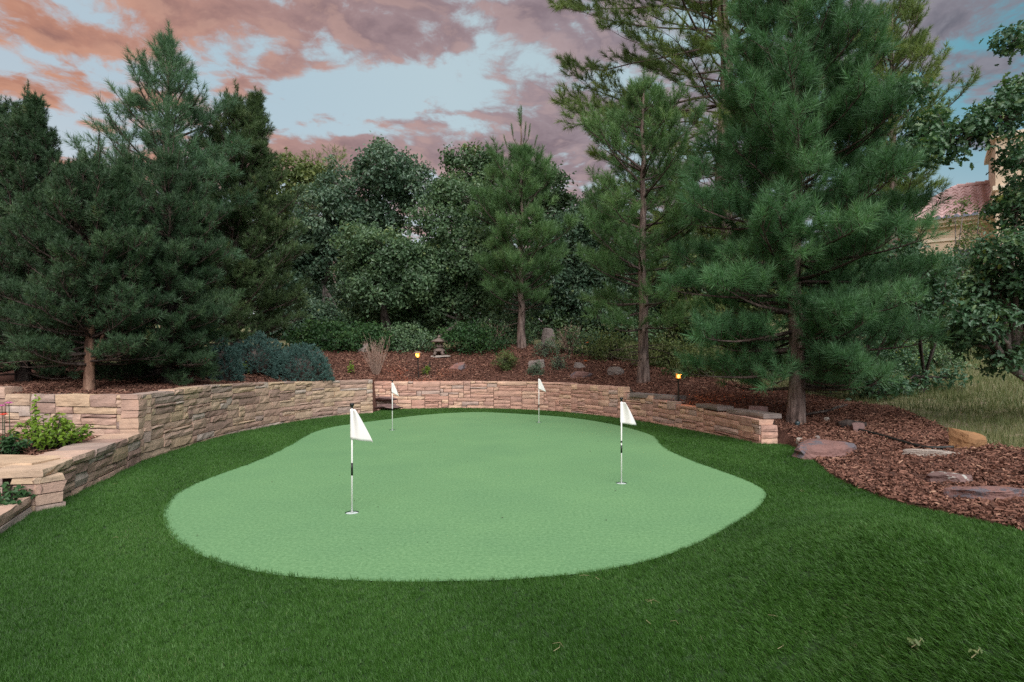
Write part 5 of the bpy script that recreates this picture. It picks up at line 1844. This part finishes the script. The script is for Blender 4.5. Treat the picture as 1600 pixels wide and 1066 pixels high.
# --- hose, valve cover, dead branch, litter
pts = [px(1338, 668, 7.9), px(1375, 680, 7.5), px(1410, 695, 7.1), px(1440, 708, 6.8), px(1462, 716, 6.7), px(1490, 722, 6.65)]
mb = MB()
cur = catmull([(p.x, p.y, 0) for p in pts], 6)
mb.tube([(x, y, gz(x, y) + .035) for x, y, _ in cur], [.017] * len(cur), 8)
o = mb.build('garden_hose', M_RUBBER, None, True)
tag(o, 'black hose lying across the mulch towards the tan boulder', 'hose')
vp = px(1246, 662, 8.35)
root = empty('valve_cover', (vp.x, 8.35, gz(vp.x, 8.35)), 'small dark green valve cap at the foot of the large pine', 'valve cover')
mb = MB()
mb.lathe([(.035, 0), (.035, .06), (.028, .075)], 12)
mb.build('body', M_POT, root)
mb = MB()
mb.tube([(0, 0, .07), (0, 0, .10)], [.012, .012], 8)
mb.build('stub', M_BLACK, root)
p0, p1, p2 = px(1255, 648, 8.9), px(1292, 642, 8.8), px(1324, 632, 8.9)
mb = MB()
mb.tube([(p.x, p.y, max(p.z, gz(p.x, p.y) + .03)) for p in (p0, p1, p2)], [.02, .018, .008], 7)
mb.tube([(p1.x, p1.y, max(p1.z, gz(p1.x, p1.y) + .03)), (p1.x + .2, p1.y - .1, p1.z + .12)], [.01, .004], 5)
tag(mb.build('dead_branch', M_BARK_OAK, None, True), 'fallen grey branch on the mulch right of the large pine stem', 'branch')
lp = px(1325, 664, 8.1)
mb = MB()
mb.tube([(lp.x - .12, lp.y, gz(lp.x, lp.y) + .05), (lp.x, lp.y + .02, gz(lp.x, lp.y) + .07), (lp.x + .22, lp.y - .05, gz(lp.x, lp.y) + .05)], [.05, .055, .04], 9)
tag(mb.build('log', M_BARK_DARK, None, True), 'short dark log behind the squat purple stone', 'log')
bp_ = px(262, 600, 9.3)
mb = MB()
mb.tube([(bp_.x - .12, 9.2, gz(bp_.x, 9.2) + .03), (bp_.x + .12, 9.3, bp_.z + .12), (bp_.x + .5, 9.5, bp_.z + .42)], [.014, .012, .006], 6)
tag(mb.build('fallen_branch', M_BARK_OAK, None, True), 'thin grey branch slanting out under the leaning pine', 'branch')

# fallen yellow leaves on the near turf
for k, (x, y, lab, s) in enumerate(((1431, 1022, 'olive-yellow fallen leaf spray on the near right turf', .036), (1523, 1040, 'smaller olive-yellow fallen leaf spray nearest the lower right corner', .026))):
    gx_, gy_ = lawn_px(x, y)
    rs = np.random.RandomState(k + 5)
    root = empty('leaf_spray', (gx_, gy_, float(lawn_z(np.array([gx_]), np.array([gy_]))[0]) + .022), lab, 'fallen leaf')
    mb = MB()
    mb.tube([(-.4 * s, 0, 0), (.3 * s, .1 * s, .012), (.9 * s, .5 * s, .02)], [.0016, .0014, .001], 5)
    mb.build('stalk', M_STRAW, root)
    for q in range(5):
        a = q * 1.3 + .4
        C = np.array([[math.cos(a) * s * .45, math.sin(a) * s * .45, .012 + .004 * q]])
        v, f, at_ = leaf_mesh(C, np.array([[math.cos(a) * .4, math.sin(a) * .4 - .5, .8]]), s * .75, rs, np.array([.5]), True)
        mesh_obj('leaf', v, f, M_OAK_YEL, root, at_)
# straw bits on the turf and crumbs on the green: nobody could count them
rs = np.random.RandomState(77)
segs = []
for x, y in ((905, 905), (930, 908), (865, 1025), (880, 1018), (1018, 950), (1030, 948), (1200, 968), (1060, 982), (1010, 975), (1215, 1022), (185, 845), (176, 760), (1085, 684), (1250, 770), (1258, 772)):
    gx_, gy_ = lawn_px(x, y)
    z = float(lawn_z(np.array([gx_]), np.array([gy_]))[0]) + .020
    a = rs.uniform(0, 6.28)
    L = rs.uniform(.03, .07)
    m_ = (gx_ + math.cos(a) * L * .5, gy_ + math.sin(a) * L * .5, z + .008)
    segs += [((gx_, gy_, z), m_, .0012, .0012), (m_, (gx_ + math.cos(a + .5) * L, gy_ + math.sin(a + .5) * L, z), .0012, .0008)]
v, f = tubes_np(segs)
o = mesh_obj('straw_litter', v, f, M_STRAW)
tag(o, 'stray dry straws lying on the dark turf', 'litter', kind='stuff')
C = []
for k in range(46):
    t_ = rs.uniform(0, 1)
    gx_, gy_ = rs.uniform(-2.6, 2.0), rs.uniform(3.6, 12)
    if inside(GREEN, np.array([gx_]), np.array([gy_]))[0]:
        C.append((gx_, gy_, .004))
C.append((*gp(308, 838), .006))
C.append((*gp(785, 810), .006))
C = np.array(C)
sz_ = .010 + .0012 * C[:, 1]
v, f, a = leaf_mesh(C, np.tile(np.array([[0, 0, 1.]]), (len(C), 1)) + rs.normal(0, .2, (len(C), 3)), 1.0, rs, np.full(len(C), .3))
v = v.reshape(-1, 4, 3)
cc = C[:, None, :]
v = cc + (v - cc) * sz_[:, None, None]
v[:, :, 2] = np.maximum(v[:, :, 2], .003)
o = mesh_obj('leaf_litter', v.reshape(-1, 3), f, M_DEBRIS)
tag(o, 'dark crumbs of leaf scattered on the pale putting surface', 'litter', kind='stuff')

# ------------------------------------------------------------------ house on the hill
HY = 35.0


def house():
    e0 = px(1392, 350, HY)
    th = math.atan2(e0.x, HY)
    th += .05
    root = empty('house', (e0.x, HY, gz(e0.x, HY)), 'cream stucco house with a rosy clay tile hip roof beyond the trees', 'house', rz=-th)
    O = root.location
    x0, x1, y0, y1 = .3, 9.5, 0.0, 6.6
    ez = e0.z
    zg = O.z - 2.0

    def L(p):
        return (p[0], p[1], p[2] - O.z)
    mb = MB()
    mb.box(L((x0 + .5, y0 + .5, zg)), L((x1, y1, ez - .45)))
    mb.build('wall', M_STUCCO, root)
    mb = MB()
    mb.box(L((x0 + .25, y0 + .25, ez - .448)), L((x1, y1, ez - .25)))
    mb.build('cornice', M_TRIM, root)
    mb = MB()
    mb.box(L((x0 + .05, y0 + .05, ez - .248)), L((x1, y1, ez - .02)))
    mb.build('fascia', M_TRIM, root)
    mb = MB()
    mb.box(L((x0 + .42, y0 + .42, ez - 1.25)), L((x1, y1, ez - 1.1)))
    mb.build('band_course', M_TRIM, root)
    # hip roof; the barrel tiles are real waves in the slopes
    rz = ez + 2.35
    run = 2.9
    ridge = [Vector((x0 + run, y0 + 3.3, rz)), Vector((x1 - 1.0, y0 + 3.3, rz))]
    corners = [Vector((x0 - .25, y0 - .25, ez)), Vector((x1 + .25, y0 - .25, ez)), Vector((x1 + .25, y1, ez)), Vector((x0 - .25, y1, ez))]

    def slope(a, b_, c_, d, nu, nv, nm):
        """a-b along the eave, d-c along the ridge."""
        vs, fs = [], []
        nrm = (b_ - a).cross(d - a).normalized()
        if nrm.z < 0:
            nrm = -nrm
        per_ = .42
        for j in range(nv + 1):
            for half in (0, 1):
                t = min(1, (j + (0.0 if half == 0 else .96)) / nv)
                pa, pb = a.lerp(d, t), b_.lerp(c_, t)
                for i in range(nu + 1):
                    s = i / nu
                    p = pa.lerp(pb, s)
                    along = (p - a).dot((b_ - a).normalized())
                    w = .085 * math.sin(2 * math.pi * along / per_) + (.07 if half == 0 else 0.0)
                    vs.append(L(p + nrm * w))
        rows = 2 * (nv + 1) - 1
        for j in range(rows):
            for i in range(nu):
                q = j * (nu + 1) + i
                fs.append([q, q + 1, q + nu + 2, q + nu + 1])
        o_ = mesh_obj(nm, vs, fs, M_TILE, root, smooth=False)
        o_['kind'] = 'stuff'
    slope(corners[0], corners[1], ridge[1], ridge[0], 190, 9, 'roof_tiling')
    slope(corners[3], corners[0], ridge[0], ridge[0] + Vector((0, .05, 0)), 130, 9, 'roof_tiling')
    for p, q in ((corners[0], ridge[0]), (ridge[0], ridge[1]), (corners[3], ridge[0])):
        n = int((q - p).length / .42)
        for k in range(n):
            a, b_ = p.lerp(q, k / n), p.lerp(q, (k + 1.05) / n)
            mb = MB()
            mb.tube([L(a + Vector((0, 0, .10))), L(b_ + Vector((0, 0, .07)))], [.16, .13], 7)
            mb.build('ridge_tile', M_TILE, root)
    # upright wing at the right
    t0 = px(0, 252, HY)
    wx0 = 4.75
    mb = MB()
    mb.box(L((wx0, -1.0, zg)), L((wx0 + 7, 4.0, t0.z)))
    mb.build('wing_wall', M_STUCCO, root)
    for yy in (316, 330):
        zz = px(0, yy, HY - .8).z
        mb = MB()
        mb.box(L((wx0 - .12, -1.15, zz - .12)), L((wx0 + 7.1, 4.1, zz + .12)))
        mb.build('band_course', M_TRIM, root)
    mb = MB()
    mb.box(L((wx0 - .2, -1.2, t0.z + .002)), L((wx0 + 7.2, 4.2, t0.z + .22)))
    mb.build('coping', M_TRIM, root)
    for cx_, cz_ in ((x0 + 3.2, ez - 2.6), (x0 + 6.4, ez - 2.6)):
        mb = MB()
        mb.box(L((cx_ - .6, y0 + .44, cz_ - .9)), L((cx_ + .6, y0 + .497, cz_ + .9)))
        w = mb.build('window', M_TRIM, root)
        mb = MB()
        mb.box(L((cx_ - .5, y0 + .42, cz_ - .8)), L((cx_ + .5, y0 + .437, cz_ + .8)))
        mb.build('pane', M_GLASS, w)


house()

def far_wood():
    rs = np.random.RandomState(8)
    C, Nn, vb = [], [], []
    for k in range(150):
        x = rs.uniform(-62, 62)
        y = rs.uniform(46, 60)
        top = rs.uniform(7.0, 9.5) + (2.5 if x < -8 else 0)
        g = gz(x, y)
        n = 170
        d = unit(rs.normal(size=(n, 3)))
        c_ = np.array([x, y, g + top * .5]) + d * rs.uniform(.6, 1, n)[:, None] * np.array([2.6, 2.6, top * .55])
        C.append(c_)
        Nn.append(d * .6 + np.array([0, -.2, .5]))
        vb.append(np.full(n, rs.uniform(.25, .7)))
    C, Nn, vb = np.concatenate(C), np.concatenate(Nn), np.concatenate(vb)
    v, f, a = leaf_mesh(C, Nn + rs.normal(0, .4, C.shape), 1.1, rs, vb)
    o = mesh_obj('far_woods', v, f, M_OAK_BLUE, attr=a)
    tag(o, 'dim wooded rise closing the view behind the oaks', 'woods', kind='stuff')


far_wood()

# ------------------------------------------------------------------ turf, mulch, meadow


def band_points(rs, poly_fn, y0, y1, dens, xk=1.0, xpad=.6, xmin=-99, xmax=99):
    w = xk * y1 + xpad
    xa, xb = max(-w, xmin), min(w, xmax)
    n = int((xb - xa) * (y1 - y0) * dens)
    X = rs.uniform(xa, xb, n)
    Y = rs.uniform(y0, y1, n)
    k = (np.abs(X) < xk * Y + xpad) & poly_fn(X, Y)
    return X[k], Y[k]


def blades(P, h, w, rs, lean=.5):
    n = len(P)
    a = rs.uniform(0, 2 * np.pi, n)
    side = np.stack([np.cos(a), np.sin(a), np.zeros(n)], 1) * (w / 2)[:, None]
    b__ = rs.uniform(0, 2 * np.pi, n)
    ln = np.abs(rs.normal(0, lean, n))
    tip = P + np.stack([np.cos(b__) * ln * h, np.sin(b__) * ln * h, h], 1)
    v = np.empty((n, 3, 3))
    v[:, 0] = P - side
    v[:, 1] = P + side
    v[:, 2] = tip
    return v.reshape(-1, 3), np.arange(n * 3).reshape(-1, 3)


def turf():
    rs = np.random.RandomState(3)
    fn = lambda X, Y: inside(LAWN, X, Y) & ~inside(GREEN, X, Y)
    protos = []
    for k in range(6):
        n = 22
        c_ = np.column_stack([rs.normal(0, .011, (n, 2)), np.zeros(n)])
        v, f = blades(c_, .021 * rs.uniform(.5, 1.15, n), .0023 * rs.uniform(.7, 1.2, n), rs, .45)
        protos.append((v, f, np.repeat(rs.normal(0, .13, n), 3)))
    PP, SS = [], []
    for y0, y1, dens, sc in ((0.9, 1.4, 4000, 1.0), (1.4, 2.6, 6500, 1.0), (2.6, 3.6, 4800, 1.0), (3.6, 5.2, 3200, 1.08), (5.2, 8, 2000, 1.25), (8, 14.2, 1400, 1.5)):
        X, Y = band_points(rs, fn, y0, y1, dens, 1.15, 1.2)
        PP.append(np.column_stack([X, Y, lawn_z(X, Y)]))
        SS.append(sc * rs.uniform(.8, 1.15, len(X)))
    # a fuller fringe where the pile meets the putting surface
    ring = np.concatenate([GREEN, GREEN[:1]])
    cum = np.r_[0, np.cumsum(np.hypot(*np.diff(ring, axis=0).T))]
    t = rs.uniform(0, cum[-1], int(cum[-1] * 130))
    X, Y = np.interp(t, cum, ring[:, 0]), np.interp(t, cum, ring[:, 1])
    out_ = unit(np.column_stack([X, Y]) - GREEN.mean(0))
    off = rs.uniform(-.006, .03, len(X))
    X, Y = X + out_[:, 0] * off, Y + out_[:, 1] * off
    PP.append(np.column_stack([X, Y, lawn_z(X, Y)]))
    SS.append(rs.uniform(1.0, 1.5, len(X)) * (1 + .03 * Y))
    P = np.concatenate(PP)
    e = .03
    gx = (lawn_z(P[:, 0] + e, P[:, 1]) - lawn_z(P[:, 0] - e, P[:, 1])) / (2 * e)
    gy = (lawn_z(P[:, 0], P[:, 1] + e) - lawn_z(P[:, 0], P[:, 1] - e)) / (2 * e)
    D = np.column_stack([-1.4 * gx, -1.4 * gy, np.ones(len(P))])
    D = D + np.array([-.42, .30, 0]) + rs.normal(0, .12, P.shape)
    patchy = .10 * np.sin(P[:, 0] * 2.3 + 1.0) * np.sin(P[:, 1] * 1.9) + .06 * np.sin(P[:, 0] * 5.1 + P[:, 1] * 3.7)
    o = scatter('turf_grass', P, axis_euler(D, rs), np.concatenate(SS) * np.sqrt(1 + .6 * (gx * gx + gy * gy)), np.clip(.42 + patchy + rs.normal(0, .10, len(P)), .05, .9), protos, M_TURF, None, rs)
    tag(o, 'short dark green artificial grass blades around the putting green', 'grass', kind='stuff')


def chips():
    rs = np.random.RandomState(4)
    fn = lambda X, Y: inside(MULCH, X, Y) & ~inside(LAWN, X, Y) & (ground_z(X, Y) > .0)
    P = []
    for y0, y1, dens in ((2.6, 6, 2600), (6, 9.5, 1700), (9.5, 13, 900), (13, 17.4, 800)):
        X, Y = band_points(rs, fn, y0, y1, dens, 1.1, 1.0, xmin=-7.5)
        P.append(np.stack([X, Y, ground_z(X, Y) + rs.uniform(.0, .035, len(X))], 1))
    P = np.concatenate(P)
    n = len(P)
    Nn = unit(np.array([0, 0, 1.]) + rs.normal(0, .38, (n, 3)))
    T = unit(np.cross(Nn, rs.normal(size=(n, 3))))
    B = np.cross(Nn, T)
    sc = 1 + np.maximum(0, P[:, 1] - 9) * .06
    L = ((.009 + .040 * rs.uniform(0, 1, n) ** 2.2) * sc)[:, None]
    W = (rs.uniform(.005, .012, n) * sc)[:, None]
    v = np.empty((n, 6, 3))
    H = Nn * .007
    v[:, 0] = P - T * L - B * W
    v[:, 1] = P + T * L - B * W * .6
    v[:, 2] = P + T * L * .9 + B * W
    v[:, 3] = P - T * L * .8 + B * W * .7
    v[:, 4] = P - T * L * .7 + H * 1.4
    v[:, 5] = P + T * L * .7 + H * 1.4
    i = np.arange(n)[:, None] * 6
    tri = np.array([(0, 1, 5), (0, 5, 4), (2, 3, 4), (2, 4, 5)])
    f = (i[:, :, None] + tri.reshape(1, -1)[:, None, :]).reshape(-1, 3)
    o = mesh_obj('mulch_debris', v.reshape(-1, 3), f, M_CHIP, attr=np.repeat(np.clip(rs.beta(1.7, 2.2, n), 0, 1), 6))
    tag(o, 'loose red-brown bark chips covering the planting beds', 'mulch', kind='stuff')


def meadow():
    rs = np.random.RandomState(6)
    fn = lambda X, Y: ~inside(MULCH, X, Y) & ~inside(LAWN, X, Y) & (X > 2.5)
    V, Fc, A = [], [], []
    nv = 0
    for y0, y1, dens, w0, h0 in ((4, 8, 1900, .006, .13), (8, 13, 900, .010, .13), (13, 22, 340, .018, .16)):
        X, Y = band_points(rs, fn, y0, y1, dens, .95, .8, xmin=2.5)
        patch = np.sin(X * 2.1) * np.sin(Y * 1.7 + 1) + np.sin(X * .9 + Y * .7)
        k = rs.uniform(-1.6, 1.6, len(X)) < patch + .7
        X, Y, patch = X[k], Y[k], patch[k]
        n = len(X)
        h = h0 * rs.uniform(.35, 1.25, n)
        v, f = blades(np.stack([X, Y, ground_z(X, Y)], 1), h, w0 * rs.uniform(.7, 1.3, n), rs, .45)
        val = np.clip(rs.normal(.40, .22, n) + .08 * patch, 0, 1)
        V.append(v)
        Fc.append(f + nv)
        A.append(np.repeat(val, 3))
        nv += len(v)
    o = mesh_obj('meadow_grass', np.concatenate(V), np.concatenate(Fc), M_MEADOW, attr=np.concatenate(A))
    tag(o, 'rough yellow-green meadow grass beyond the tan boulder', 'grass', kind='stuff')


turf()
chips()
meadow()
if __name__ == '__main__':
    tot = sum(len(o.data.polygons) for o in bpy.data.objects if o.type == 'MESH')
    print('POLYGONS', tot, 'OBJECTS', len(bpy.data.objects))
